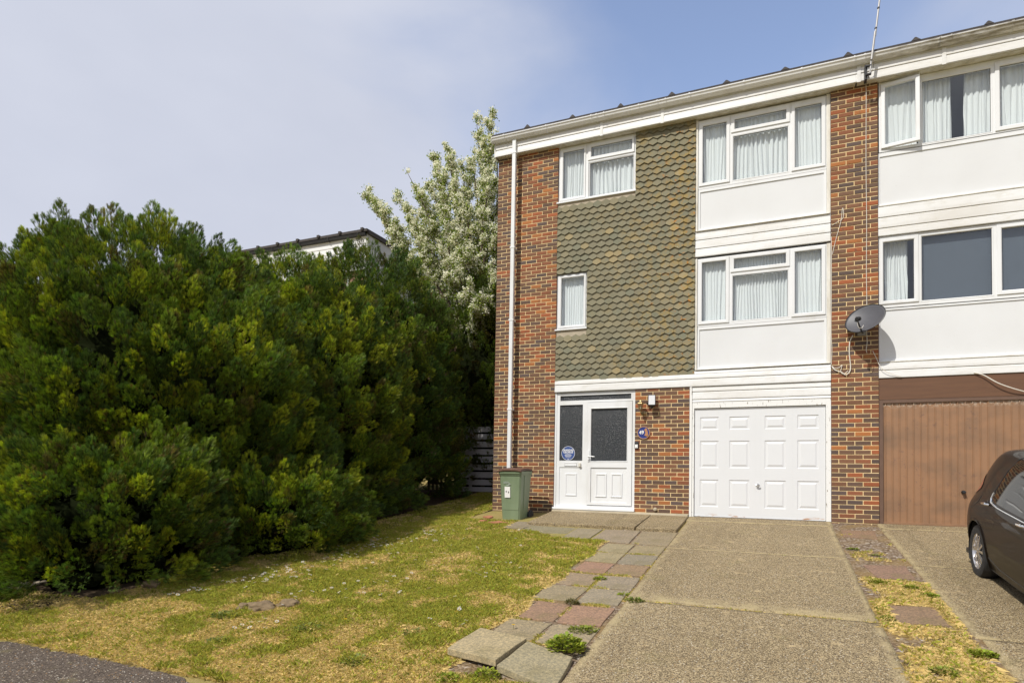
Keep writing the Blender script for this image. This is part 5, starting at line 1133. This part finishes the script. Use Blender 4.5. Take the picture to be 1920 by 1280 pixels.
# ================================================================== conifers
def spray_templates(k, r, nl=5):
    """flat feathery frond, length 1 along +Y, normal +Z: narrow leaflets (3 verts each)"""
    out = []
    for _ in range(k):
        T = []
        def leaf(b, ang, L_, w, z=0):
            d = np.array([math.sin(ang), math.cos(ang), z]); s = np.array([math.cos(ang), -math.sin(ang), 0]) * w
            b = np.array(b); T.append([b - s, b + s, b + d * L_])
        leaf((0, 0, 0), 0, 1.0, .032)
        for i in range(nl):
            t = .12 + .74 * i / nl
            for sgn in (-1, 1):
                L_ = (.56 * (1 - t) + .16) * r.uniform(.8, 1.15); leaf((0, t, 0), sgn * r.uniform(.32, .60), L_, .030, r.uniform(-.25, .25))
        out.append(np.array(T))
    return out
def frame_from(D, r):
    """orthonormal frames whose Y axis is D with random roll"""
    D = D / np.linalg.norm(D, axis=1, keepdims=True); n = len(D); R_ = r.normal(size=(n, 3)); X = np.cross(D, R_); X /= np.linalg.norm(X, axis=1, keepdims=True) + 1e-9; Z = np.cross(X, D)
    return X, D, Z
def instance(T, P, X, Y, Z, S):
    """T (t,3,3) template, placed at P with frames and scale -> (n*t*3,3)"""
    V = P[:, None, None, :] + S[:, None, None, None] * (T[None, :, :, 0:1] * X[:, None, None, :] + T[None, :, :, 1:2] * Y[:, None, None, :] + T[None, :, :, 2:3] * Z[:, None, None, :])
    return V.reshape(-1, 3), T.shape[0] * 3
CAMP = np.array([0, -11.64, .6])
def conifer(name, label, c, rx, ry, top, seed, n_pl, greens, leaders=24, lean=(0, 0), density=1.0, exc=()):
    r = np.random.default_rng(seed); n_pl = int(n_pl * 1.6); root = thing(name, label, 'conifer', (c[0], c[1], gzf(*c)), group='conifers grown together into a tall hedge' if name == 'conifer' else None); z0 = gzf(*c); H = top - z0
    def rad(f):    # profile: tucked at the foot, widest low, rounded shoulder
        return np.clip(1 - np.clip((f - .30) / .72, 0, 1) ** 2.3, 0, 1) ** .55 * (1 - .03 * np.clip((.22 - f) / .22, 0, 1) ** 1.5)
    def surf(phi, f, k=1.0):
        n1 = 1 + .30 * (vnoise(phi * 2.4 + 50 + seed, f * 4.0 + seed, seed) - .5) + .22 * (vnoise(phi * 6 + 90, f * 9, seed + 1) - .5)
        q = rad(f) * n1 * k
        return np.stack([c[0] + np.cos(phi) * rx * q + lean[0] * f, c[1] + np.sin(phi) * ry * q + lean[1] * f, z0 + .05 + f * H * np.where(k < 1, .93, 1.0)], -1)
    # core of old growth added to block light; near-black colour paints shaded hollows
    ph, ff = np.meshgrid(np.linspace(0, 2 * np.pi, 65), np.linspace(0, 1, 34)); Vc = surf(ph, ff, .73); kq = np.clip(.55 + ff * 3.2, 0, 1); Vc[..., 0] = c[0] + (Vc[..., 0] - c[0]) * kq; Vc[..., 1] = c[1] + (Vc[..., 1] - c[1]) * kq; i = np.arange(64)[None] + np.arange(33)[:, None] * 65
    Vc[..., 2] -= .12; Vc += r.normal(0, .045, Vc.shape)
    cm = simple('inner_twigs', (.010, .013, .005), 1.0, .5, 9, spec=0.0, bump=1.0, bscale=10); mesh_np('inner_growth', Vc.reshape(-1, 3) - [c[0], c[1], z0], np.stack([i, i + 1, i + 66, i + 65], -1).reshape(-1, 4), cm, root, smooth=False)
    tm = MB(); tm.tube([(0, 0, -.1), (.05, .02, 1.0), (lean[0] * .6, lean[1] * .6, H * .85)], [.17, .13, .03], 10); tm.build('trunk', M['bark'], root)
    # plumes
    phi = r.uniform(0, 2 * np.pi, n_pl * 3); f = r.random(n_pl * 3) ** .92
    P0 = surf(phi, f, .84); N_ = np.stack([np.cos(phi) / rx, np.sin(phi) / ry, .16 + 1.6 * np.clip(f - .45, 0, 1) ** 1.2], -1); N_ /= np.linalg.norm(N_, axis=1, keepdims=True)
    tc_ = CAMP - P0; tc_ /= np.linalg.norm(tc_, axis=1, keepdims=True); fac = (N_ * tc_).sum(1)
    keep = (r.random(len(P0)) < np.where(fac > -.15, .85, .22)) & (r.random(len(P0)) < np.clip(rad(f) + .2, 0, 1))
    for (ex, ey, erx, ery, et) in exc:
        q = ((P0[:, 0] - ex) / erx) ** 2 + ((P0[:, 1] - ey) / ery) ** 2; keep &= ~((q < .36) & (P0[:, 2] < et - .8))
    P0, N_, f = P0[keep][:n_pl], N_[keep][:n_pl], f[keep][:n_pl]; n = len(P0)
    nb_ = 46; bi = r.choice(n, min(nb_ + n // 14, n), replace=False); bc = P0[bi] - [0, 0, .12]; dd = np.linalg.norm((P0[:, None] - bc[None]) * [1, 1, 1.8], axis=2); near = dd.argmin(1); dmin = dd.min(1); bs_ = r.uniform(.42, .85, len(bc)); bump_ = np.clip(1 - (dmin / bs_[near]) ** 2, -.48, 1)
    P0 = P0 + N_ * (bump_ * r.uniform(.28, .58, n))[:, None]; fanv = (P0 - bc[near]); fanv = np.clip(fanv, -.6, .6); btint = r.uniform(.72, 1.30, len(bc))[near]
    up = np.array([0, 0, 1.0]); A = fanv * .8 + N_ * r.uniform(.45, .95, (n, 1)) + up * (r.uniform(.15, .95, (n, 1)) * np.clip(f * 9 - .5, -.35, 1)[:, None]) + r.normal(0, .22, (n, 3)); A /= np.linalg.norm(A, axis=1, keepdims=True)
    Lp = r.uniform(.22, .52, n); Rp = Lp * r.uniform(.17, .33, n)
    # leaders on top
    lp = r.uniform(0, 2 * np.pi, leaders); lf_ = r.uniform(.66, .97, leaders); PL = surf(lp, lf_, .80); AL = np.stack([np.cos(lp) * .25, np.sin(lp) * .25, np.ones(leaders)], -1) + r.normal(0, .15, (leaders, 3)); AL /= np.linalg.norm(AL, axis=1, keepdims=True)
    P0 = np.concatenate([P0, PL]); A = np.concatenate([A, AL]); Lp = np.concatenate([Lp, r.uniform(.35, .75, leaders)]); Rp = np.concatenate([Rp, r.uniform(.05, .10, leaders)]); n = len(P0)
    tint = np.array(greens)[r.choice(len(greens), n, p=[.42, .32, .20, .06])] * r.uniform(.8, 1.2, (n, 1)) * np.concatenate([btint, np.ones(leaders)])[:, None]
    ns = (r.uniform(175, 220, n) * (Rp / .155) * density * np.clip(Lp / .6, .5, 1.6)).astype(int) + 26
    idx = np.repeat(np.arange(n), ns); m = len(idx); t_ = r.random(m) ** .8
    X, Yx, Z = frame_from(A, r); a = r.uniform(0, 2 * np.pi, m)
    rr = Rp[idx] * np.sin(np.pi * np.clip(t_ * .86 + .14, 0, 1)) ** .7 * r.uniform(.55, 1.08, m)
    radial = X[idx] * np.cos(a)[:, None] + Z[idx] * np.sin(a)[:, None]
    P = P0[idx] + A[idx] * (Lp[idx] * t_)[:, None] + radial * rr[:, None]
    D = A[idx] * (1.0 + .7 * t_[:, None]) + radial * r.uniform(.2, .75, (m, 1)) + up * .22 + r.normal(0, .20, (m, 3))
    Xs, Ys, Zs = frame_from(D, r); S = r.uniform(.048, .098, m)
    Cc = tint[idx] * r.uniform(.72, 1.32, (m, 1)) * (1 + r.normal(0, .06, (m, 3)))
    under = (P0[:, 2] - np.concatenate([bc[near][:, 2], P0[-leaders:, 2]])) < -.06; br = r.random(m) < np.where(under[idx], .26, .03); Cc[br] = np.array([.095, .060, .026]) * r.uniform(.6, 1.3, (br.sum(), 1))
    yg = r.random(m) < .22; Cc[yg] *= np.array([1.5, 1.45, 1.0])
    T = spray_templates(7, r); vs = []; cs = []; w = r.integers(0, 7, m)
    for k in range(7):
        s_ = w == k; V, q = instance(T[k], P[s_], Xs[s_], Ys[s_], Zs[s_], S[s_]); vs.append(V); cs.append((Cc[s_][:, None, None, :] * np.array([.38, .38, 2.25])[None, None, :, None] * np.ones((1, T[k].shape[0], 1, 1))).reshape(-1, 3))  # leaflet bases darkened, tips brightened: new growth plus painted sunlit highlights
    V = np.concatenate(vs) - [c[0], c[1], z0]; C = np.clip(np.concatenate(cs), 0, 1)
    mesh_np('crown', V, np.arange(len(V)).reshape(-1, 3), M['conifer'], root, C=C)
    return root
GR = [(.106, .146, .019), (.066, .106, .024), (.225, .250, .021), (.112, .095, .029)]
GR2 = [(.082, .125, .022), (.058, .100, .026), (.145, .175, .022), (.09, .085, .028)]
T1 = (-9.45, -4.75, 2.60, 2.40, 4.18); T0 = (-12.7, -5.6, 2.6, 2.3, 3.95); T2 = (-9.30, -2.1, 2.40, 2.2, 4.58); T3 = (-9.15, .75, 2.05, 2.3, 5.72)
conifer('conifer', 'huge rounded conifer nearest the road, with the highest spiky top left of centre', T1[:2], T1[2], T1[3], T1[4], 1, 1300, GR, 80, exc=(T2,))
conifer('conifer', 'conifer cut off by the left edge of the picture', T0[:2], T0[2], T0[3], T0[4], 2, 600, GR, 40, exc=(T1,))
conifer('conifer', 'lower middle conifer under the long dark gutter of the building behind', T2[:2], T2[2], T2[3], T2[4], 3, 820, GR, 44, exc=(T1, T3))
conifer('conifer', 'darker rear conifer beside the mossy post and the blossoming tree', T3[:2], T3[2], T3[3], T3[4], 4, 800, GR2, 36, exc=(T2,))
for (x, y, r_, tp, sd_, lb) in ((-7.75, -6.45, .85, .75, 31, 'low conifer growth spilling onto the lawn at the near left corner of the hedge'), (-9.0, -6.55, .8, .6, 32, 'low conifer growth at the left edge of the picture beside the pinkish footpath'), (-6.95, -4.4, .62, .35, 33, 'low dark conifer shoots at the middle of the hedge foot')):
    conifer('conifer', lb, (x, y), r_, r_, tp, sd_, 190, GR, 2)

# ================================================================== hawthorn in blossom
def limb_tree(name, label, base, targets, seed, trunk_h=2.2, fan=True, leafc=((.085, .145, .025), (.13, .20, .035)), blossom=.6, leaf_n=46, flower_n=16, twig=.55, cat='tree', r0=.16, spread=.22, fork=None, dens_=8):
    r = np.random.default_rng(seed); root = thing(name, label, cat, base); b = np.array(base, float)
    tr = MB(); pts_l = []; pts_d = []
    fk = np.array(fork) if fork is not None else b + [0, 0, trunk_h]
    tr.tube([(0, 0, -.2), tuple((fk - b) * .5 + [.05, .03, 0]), tuple(fk - b)], [r0, r0 * .8, r0 * .65], 10)
    br = MB()
    for tg in targets:
        tg = np.array(tg, float); n = 10; L_ = np.linalg.norm(tg - fk); mid = (fk + tg) / 2 + [0, 0, .10 * L_] + r.normal(0, .05 * L_, 3); pp = []
        for t in np.linspace(0, 1, n): pp.append((1 - t) ** 2 * fk + 2 * t * (1 - t) * mid + t * t * tg + r.normal(0, .02, 3) * (0 < t < 1))
        pp = np.array(pp); br.tube([tuple(p - b) for p in pp], list(np.linspace(r0 * .42, .006, n)), 6)
        dirn = (pp[-1] - pp[-3]); dirn /= np.linalg.norm(dirn)
        for k in range(int(L_ * dens_)):
            t = r.uniform(.30, 1.0) ** .8; p = pp[min(n - 2, int(t * (n - 1)))]; p = p + (pp[min(n - 1, int(t * (n - 1)) + 1)] - p) * r.random()
            d = dirn * .7 + r.normal(0, .75, 3) + [0, 0, .30]; d /= np.linalg.norm(d); l_ = twig * r.uniform(.4, 1.1) * (1.15 - .6 * t); q = p + d * l_
            m2 = (p + q) / 2 + r.normal(0, .03, 3); br.tube([tuple(p - b), tuple(m2 - b), tuple(q - b)], [.010, .006, .003], 4, caps=False)
            for s in np.linspace(.15, 1, 6): x = p + (q - p) * s; pts_l.append(x); pts_d.append(d)
        for s in np.linspace(.45, 1, 10): pts_l.append(pp[int(s * (n - 1))]); pts_d.append(dirn)
    tr.build('trunk', M['bark'], root, smooth=True); br.build('branches', M['bark'], root)
    PL = np.array(pts_l); PD = np.array(pts_d); m = len(PL)
    # leaves
    idx = np.repeat(np.arange(m), leaf_n); k = len(idx); P = PL[idx] + r.normal(0, spread * .36, (k, 3)); D = PD[idx] + r.normal(0, .9, (k, 3)); X, Y, Z = frame_from(D, r)
    T = np.array([[[0, 0, 0], [.38, .5, .06], [0, 1, 0]], [[0, 0, 0], [0, 1, 0], [-.38, .5, .06]]]); S = r.uniform(.035, .065, k)
    V, q = instance(T, P, X, Y, Z, S); lc = np.array(leafc)[r.integers(0, len(leafc), k)] * r.uniform(.65, 1.3, (k, 1)); mesh_np('crown', V - b, np.arange(len(V)).reshape(-1, 3), M['leaf'], root, C=np.clip(np.repeat(lc, q, 0), 0, 1))
    if blossom > 0:
        hot = r.random(m) < blossom; idx = np.where(hot)[0]; nc = len(idx); cen = PL[idx] + r.normal(0, .03, (nc, 3)) + [0, 0, .03]
        ii = np.repeat(np.arange(nc), flower_n); P = cen[ii] + r.normal(0, .042, (len(ii), 3)); D = r.normal(0, 1, (len(ii), 3)) + [0, -.2, .9]; X, Y, Z = frame_from(D, r)
        T = np.array([[[-.5, 0, -.5], [.5, 0, -.5], [.5, .12, .5]], [[-.5, 0, -.5], [.5, .12, .5], [-.5, 0, .5]]]); S = r.uniform(.024, .044, len(ii)); V, q = instance(T, P, X, Y, Z, S)
        cc = np.array([.96, .95, .80]) * r.uniform(.75, 1.1, (len(ii), 1)); mesh_np('blossom', V - b, np.arange(len(V)).reshape(-1, 3), M['blossom'], root, C=np.clip(np.repeat(cc, q, 0), 0, 1))
    return root
HT = HAW_TARGETS
limb_tree('hawthorn_tree', 'tree covered in white blossom rising behind the conifers beside the house', (-8.1, 4.6, .45), HT, 5, fork=(-7.9, 4.3, 3.6), blossom=.66, flower_n=26, leaf_n=11, r0=.19, dens_=4.6, spread=.15, twig=.46, leafc=((.15, .21, .03), (.26, .31, .045)))
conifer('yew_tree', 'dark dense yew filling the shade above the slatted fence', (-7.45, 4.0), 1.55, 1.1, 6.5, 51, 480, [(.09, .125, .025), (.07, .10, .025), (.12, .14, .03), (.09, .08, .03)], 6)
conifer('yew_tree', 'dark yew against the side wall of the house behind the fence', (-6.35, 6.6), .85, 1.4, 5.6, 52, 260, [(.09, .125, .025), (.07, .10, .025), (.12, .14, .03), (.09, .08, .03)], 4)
# dark evergreen filling the shade behind the fence
r9 = np.random.default_rng(9)
tg = [(-8.2 + r9.uniform(-.5, 2.4), 5.6 + r9.uniform(-1.2, 1.5), r9.uniform(1.6, 6.3)) for _ in range(34)]
limb_tree('ivy_tree', 'dark ivy-covered tree in the shade behind the slatted fence', (-7.6, 6.4, .5), tg, 12, fork=(-7.5, 6.2, 2.0), blossom=0, leaf_n=60, leafc=((.020, .036, .012), (.030, .050, .014)), twig=.7, spread=.35, r0=.14)
tg = [(-6.7 + r9.uniform(-.9, .9), 10.0 + r9.uniform(-1.0, 1.0), r9.uniform(1.0, 7.5)) for _ in range(44)]
limb_tree('laurel_tree', 'far dark evergreen in the gap between the ivy tree and the house wall', (-6.9, 10.2, .7), tg, 14, fork=(-6.9, 10.2, 1.6), blossom=0, leaf_n=60, leafc=((.018, .034, .012), (.026, .046, .014)), twig=.9, spread=.5, r0=.14)
for k, (x, y) in enumerate(((-7.35, 3.5), (-7.95, 3.9))):
    m_ = MB(); m_.tube([(0, 0, 0), (.05, .02, 1.4), (-.03, .05, 2.8), (.1, .0, 4.2)], [.06, .05, .045, .03], 8); o = m_.build('bare_trunk', M['bark'], smooth=True); o.location = (x, y, .3); tag(o, ['thin bare trunk behind the slatted fence, nearer the house', 'thin bare trunk behind the mossy post, nearer the conifer'][k], 'tree trunk')

# ================================================================== car
car = thing('parked_car', 'dark brown hatchback parked on the right driveway, cut off by the right edge', 'car', (2.90, -3.20, 0), (math.atan(.11), 0, 0))
car.location.z = gzf(2.95, -3.20) - .010
# local frame: y forward is -Y; rear axle at y=0; x side; z up.  stations: y, [(x,z)...] from sill to roof centre
ST = [  # y (towards the rear positive), widths and heights
 (.665, [(.50, .30), (.60, .42), (.62, .56), (.60, .74), (.55, .90), (.48, 1.02), (.38, 1.10), (.22, 1.14), (0, 1.15)]),
 (.60, [(.62, .25), (.72, .40), (.745, .56), (.70, .74), (.635, .92), (.57, 1.06), (.49, 1.17), (.32, 1.23), (0, 1.245)]),
 (.47, [(.72, .22), (.80, .38), (.825, .56), (.80, .76), (.715, .94), (.63, 1.12), (.55, 1.25), (.40, 1.335), (0, 1.35)]),
 (.30, [(.78, .20), (.835, .38), (.852, .56), (.845, .78), (.765, .95), (.66, 1.20), (.575, 1.33), (.44, 1.40), (0, 1.415)]),
 (.0, [(.80, .19), (.850, .38), (.862, .57), (.862, .78), (.812, .94), (.695, 1.24), (.61, 1.385), (.46, 1.43), (0, 1.45)]),
 (-.5, [(.80, .18), (.845, .36), (.855, .57), (.858, .76), (.838, .91), (.70, 1.27), (.60, 1.41), (.46, 1.455), (0, 1.475)]),
 (-1.0, [(.80, .18), (.845, .36), (.852, .57), (.855, .75), (.838, .89), (.69, 1.27), (.59, 1.41), (.46, 1.455), (0, 1.475)]),
 (-1.5, [(.80, .18), (.845, .36), (.852, .56), (.852, .73), (.835, .87), (.70, 1.20), (.59, 1.36), (.46, 1.41), (0, 1.43)]),
 (-2.0, [(.80, .18), (.845, .36), (.852, .55), (.848, .71), (.825, .85), (.76, 1.00), (.66, 1.10), (.50, 1.15), (0, 1.18)]),
 (-2.35, [(.80, .18), (.850, .36), (.858, .54), (.845, .69), (.81, .82), (.74, .90), (.62, .94), (.42, .97), (0, .99)]),
 (-2.75, [(.78, .18), (.840, .36), (.845, .52), (.815, .66), (.77, .76), (.68, .82), (.55, .855), (.36, .88), (0, .90)]),
 (-3.05, [(.70, .19), (.76, .34), (.77, .48), (.73, .60), (.66, .68), (.56, .73), (.44, .76), (.28, .78), (0, .79)]),
 (-3.22, [(.50, .24), (.56, .34), (.56, .44), (.53, .52), (.46, .59), (.38, .63), (.30, .65), (.18, .66), (0, .665)]),
]
def cr1(P, t):
    n = len(P) - 1; t = np.clip(t, 0, 1) * n; k = np.minimum(t.astype(int), n - 1); u = (t - k)[:, None]; g = lambda j: P[np.clip(j, 0, n)]
    p0, p1, p2, p3 = g(k - 1), g(k), g(k + 1), g(k + 2); return .5 * (2 * p1 + (p2 - p0) * u + (2 * p0 - 5 * p1 + 4 * p2 - p3) * u ** 2 + (3 * p1 - p0 - 3 * p2 + p3) * u ** 3)
SP = np.array([[(x, s[0], z) for x, z in s[1]] for s in ST])       # (13,9,3)
def surf_car(us, vs):
    """us (n) along the car 0..1, vs (m) up the section 0..1 -> (n,m,3)"""
    a = cr1(SP.reshape(len(ST), -1), us).reshape(len(us), 9, 3); out = cr1(np.moveaxis(a, 1, 0).reshape(9, -1), vs).reshape(len(vs), len(us), 3); return np.moveaxis(out, 0, 1)
ysamp = np.linspace(0, 1, 2000); yv = cr1(SP.reshape(len(ST), -1), ysamp).reshape(2000, 9, 3)[:, 4, 1]
def u_of_y(y): return float(np.interp(-y, -yv, ysamp))
nu, nv = 520, 90; us = np.linspace(0, 1, nu); vs_ = np.linspace(0, 1, nv); G = surf_car(us, vs_)
full = np.concatenate([G, (G * [-1, 1, 1])[:, ::-1][:, 1:]], 1); K = full.shape[1]
cen = (full[:-1, :-1] + full[1:, 1:]) / 2; WR = .345
keep = np.ones(cen.shape[:2], bool)
for wy in (0, -2.52): keep &= ~(((cen[..., 1] - wy) ** 2 + (cen[..., 2] - .30) ** 2 < WR ** 2) & (np.abs(cen[..., 0]) > .45) & (cen[..., 2] < .72))
i = (np.arange(nu - 1)[:, None] * K + np.arange(K - 1)[None])[keep]
Vb = full.reshape(-1, 3); F = np.stack([i, i + 1, i + K + 1, i + K], -1)
# close the two ends with fans as quads
mesh_np('body', Vb, F, M['carpaint'], car, smooth=True)
for e in (0, nu - 1):
    m_ = MB(); ring_ = full[e]; cpt = ring_.mean(0); m_.add([tuple(p) for p in ring_] + [tuple(cpt)], [(k, k + 1, K) for k in range(K - 1)] + [(K - 1, 0, K)])
    m_.build('bumper', M['carpaint'], car, smooth=True)
m_ = MB(); m_.box(-.80, .80, -3.1, .60, .17, .22); m_.box(-.60, .60, -2.9, .5, .22, .50); m_.build('underbody', M['black'], car)
m_ = MB(); m_.box(-.70, .70, -2.1, .45, .50, .86); m_.build('cabin_floor', M['black'], car)
# wheels with wells, arch lips
for s_ in (-1, 1):
    for wy in (0, -2.52):
        wl = MB(); n = 30
        vs = []
        for xx in (.838, .50):
            for k in range(n + 1): a = -math.pi * .15 + math.pi * 1.3 * k / n; vs.append((s_ * xx, wy + WR * math.cos(a), .30 + WR * math.sin(a)))
        wl.add(vs, [(k, k + 1, n + 2 + k, n + 1 + k) for k in range(n)] + [tuple(range(n + 1, 2 * n + 2))]); wl.build('wheel_well', M['black'], car)
        cx = s_ * .755; w_ = MB(); sg = s_
        w_.lathe([(.195, -.085), (.255, -.095), (.285, -.085), (.296, -.06), (.298, 0), (.296, .06), (.288, .082), (.262, .092), (.215, .084), (.200, .070)], (cx, wy, .298), 'x', 56); wo_ = w_.build('tyre', M['tyre'], car, smooth=True)
        rm = MB(); o = sg * .086; rm.lathe([(.203, o * .2), (.205, o * .95), (.212, o), (.198, o * .98), (.188, o * .80), (.184, o * .1)], (cx, wy, .298), 'x', 56); rm.lathe([(0, o * .98), (.022, o * .98), (.030, o * .90), (.032, o * .5)], (cx, wy, .298), 'x', 20)
        for k in range(5):
            for dd in (-.13, .13):
                a = math.radians(90 + 72 * k) ; a1 = a + dd * .6; a2 = a + dd * 2.0
                u = lambda an, rr, xx: Vector((cx + xx, wy + rr * math.cos(an), .298 + rr * math.sin(an)))
                A1 = u(a1, .022, o * .93); A2 = u(a2, .196, o * .90); tn = (A2 - A1).cross(Vector((1, 0, 0))).normalized(); w1, w2 = .009, .015
                t0 = Vector((-o * .30, 0, 0)); rm.add([A1 - tn * w1, A2 - tn * w2, A2 + tn * w2, A1 + tn * w1, A1 - tn * w1 + t0, A2 - tn * w2 + t0, A2 + tn * w2 + t0, A1 + tn * w1 + t0], [(0, 1, 2, 3), (7, 6, 5, 4), (0, 4, 5, 1), (1, 5, 6, 2), (2, 6, 7, 3), (3, 7, 4, 0)])
        rm.build('rim', M['alloy'], wo_, smooth=30)
        bk_ = MB(); bk_.lathe([(0, o * .35), (.19, o * .35), (.19, -o * .3), (0, -o * .3)], (cx, wy, .298), 'x', 40); bk_.build('brake_disc', M['black'], wo_)
        lip = MB(); path = []
        for k in range(33):
            a = -math.pi * .10 + math.pi * 1.2 * k / 32; y, z = wy + WR * math.cos(a), .30 + WR * math.sin(a)
            uu = u_of_y(y); sec = surf_car(np.array([uu]), np.linspace(0, .6, 120))[0]; x = float(np.interp(z, sec[:, 2], sec[:, 0])); path.append((s_ * (x + .001), y, z))
        lip.tube(path, .010, 6); lip.build('arch_lip', M['carpaint'], car, smooth=True)
def patch(name, u_pts, lo, hi, mat, off=.004, n=40, m=14, parent=None, sides=(-1, 1)):
    """surface patch between section parameters lo(u), hi(u)"""
    for s_ in sides:
        U = np.linspace(u_pts[0], u_pts[-1], n); lo_ = np.interp(U, u_pts, lo); hi_ = np.interp(U, u_pts, hi); V = np.zeros((n, m, 3))
        for a in range(n):
            V[a] = surf_car(np.array([U[a]]), np.linspace(lo_[a], hi_[a], m))[0]
        du = np.gradient(V, axis=0); dv = np.gradient(V, axis=1); N = np.cross(dv, du); N /= np.linalg.norm(N, axis=-1, keepdims=True) + 1e-9; N *= np.sign(N[..., 0:1] + 1e-9)
        V = V + N * off; V = V * [s_, 1, 1]; i = (np.arange(n - 1)[:, None] * m + np.arange(m - 1)[None]).reshape(-1); mesh_np(name, V.reshape(-1, 3), np.stack([i, i + 1, i + m + 1, i + m], -1), mat, parent or car, smooth=True)
uy = u_of_y
yy_ = [-.44, -.51, -.60, -.72, -.90, -1.46]
patch('side_window', [uy(q) for q in yy_], [.512, .507, .504, .502, .500, .500], [.530, .60, .675, .715, .735, .740], M['carglass'], .004)
yy_ = [-1.54, -1.66, -1.78, -1.90, -2.02]
patch('side_window', [uy(q) for q in yy_], [.500, .500, .500, .502, .505], [.740, .738, .725, .70, .60], M['carglass'], .004)
patch('rear_window', [uy(.655), uy(.56), uy(.46), uy(.36)], [.66, .66, .68, .72], [1, 1, 1, 1], M['carglass'], .004)
patch('windscreen', [uy(-1.55), uy(-1.75), uy(-2.0), uy(-2.2)], [.80, .76, .72, .70], [1, 1, 1, 1], M['carglass'], .004)
patch('tail_light', [uy(.655), uy(.48), uy(.32), uy(.14)], [.44, .455, .48, .52], [.63, .62, .59, .54], M['redlens'], .006, 20, 10)
patch('head_light', [uy(-2.72), uy(-2.9), uy(-3.08), uy(-3.18)], [.42, .38, .36, .36], [.50, .52, .54, .50], M['lens'], .006, 20, 10)
def follow(name, pts, r_, mat, off=.003, sides=(-1, 1)):
    for s_ in sides:
        path = []
        for y, v in pts: p = surf_car(np.array([uy(y)]), np.array([v]))[0, 0]; path.append((s_ * (p[0] + off), p[1], p[2]))
        m_ = MB(); m_.tube(path, r_, 6); m_.build(name, mat, car, smooth=True)
follow('window_trim', [(-.42, .535), (-.415, .512), (-.45, .497), (-.55, .490), (-.7, .487), (-.9, .486), (-1.5, .487), (-2.02, .492)], .009, M['chrome'], .004)
follow('window_trim', [(-.42, .535), (-.50, .61), (-.59, .685), (-.71, .728), (-.90, .748), (-.95, .752), (-1.4, .750), (-1.7, .735), (-2.02, .62)], .007, M['black'], .003)
follow('door_gap', [(-.05, .49), (-.02, .44), (.06, .40), (.20, .36)], .004, M['black'], .0)
follow('door_gap', [(-1.50, .75), (-1.51, .60), (-1.52, .48), (-1.53, .35), (-1.52, .20), (-1.50, .06)], .0045, M['black'], .0)
follow('door_gap', [(-2.0, .49), (-2.02, .35), (-2.0, .20), (-1.96, .06)], .0045, M['black'], .0)
follow('door_gap', [(-.38, .09), (-.7, .055), (-1.3, .05), (-1.95, .055)], .0045, M['black'], .0)
for s_ in (-1, 1):
    for y, v in ((-.36, .475), (-1.42, .468)):
        p = surf_car(np.array([uy(y)]), np.array([v]))[0, 0]; m_ = MB(); x = p[0]
        m_.tube([(s_ * (x + .004), y + .09, p[2] - .002), (s_ * (x + .034), y + .065, p[2]), (s_ * (x + .036), y - .05, p[2] + .002), (s_ * (x + .010), y - .085, p[2] - .002)], [.009, .015, .015, .010], 8); m_.build('door_handle', M['chrome'], car, smooth=True)
        m_ = MB(); m_.lathe([(0, s_ * .004), (.028, s_ * .004), (.032, 0)], (s_ * x, y, p[2] + .006), 'x', 16); m_.build('handle_cup', M['black'], car)
    m_ = MB(); m_.tube([(s_ * .76, -2.02, .93), (s_ * .86, -2.05, .96)], .02, 8); m_.obox((s_ * .93, -2.05, .99), ((1, 0, 0), (0, 1, 0), (0, 0, 1)), (.17, .09, .13)); m_.build('mirror', M['carpaint'], car, bevel=.02)
m_ = MB(); m_.box(-.26, .26, .672, .680, .52, .63); m_.build('number_plate', M['paper'], car); m_ = MB(); m_.box(-.26, .26, -3.245, -3.235, .34, .45); m_.build('number_plate', M['paper'], car)
m_ = MB(); m_.tube([(0, -.0, 1.452), (0, .18, 1.50)], [.008, .003], 6); m_.build('roof_aerial', M['black'], car)
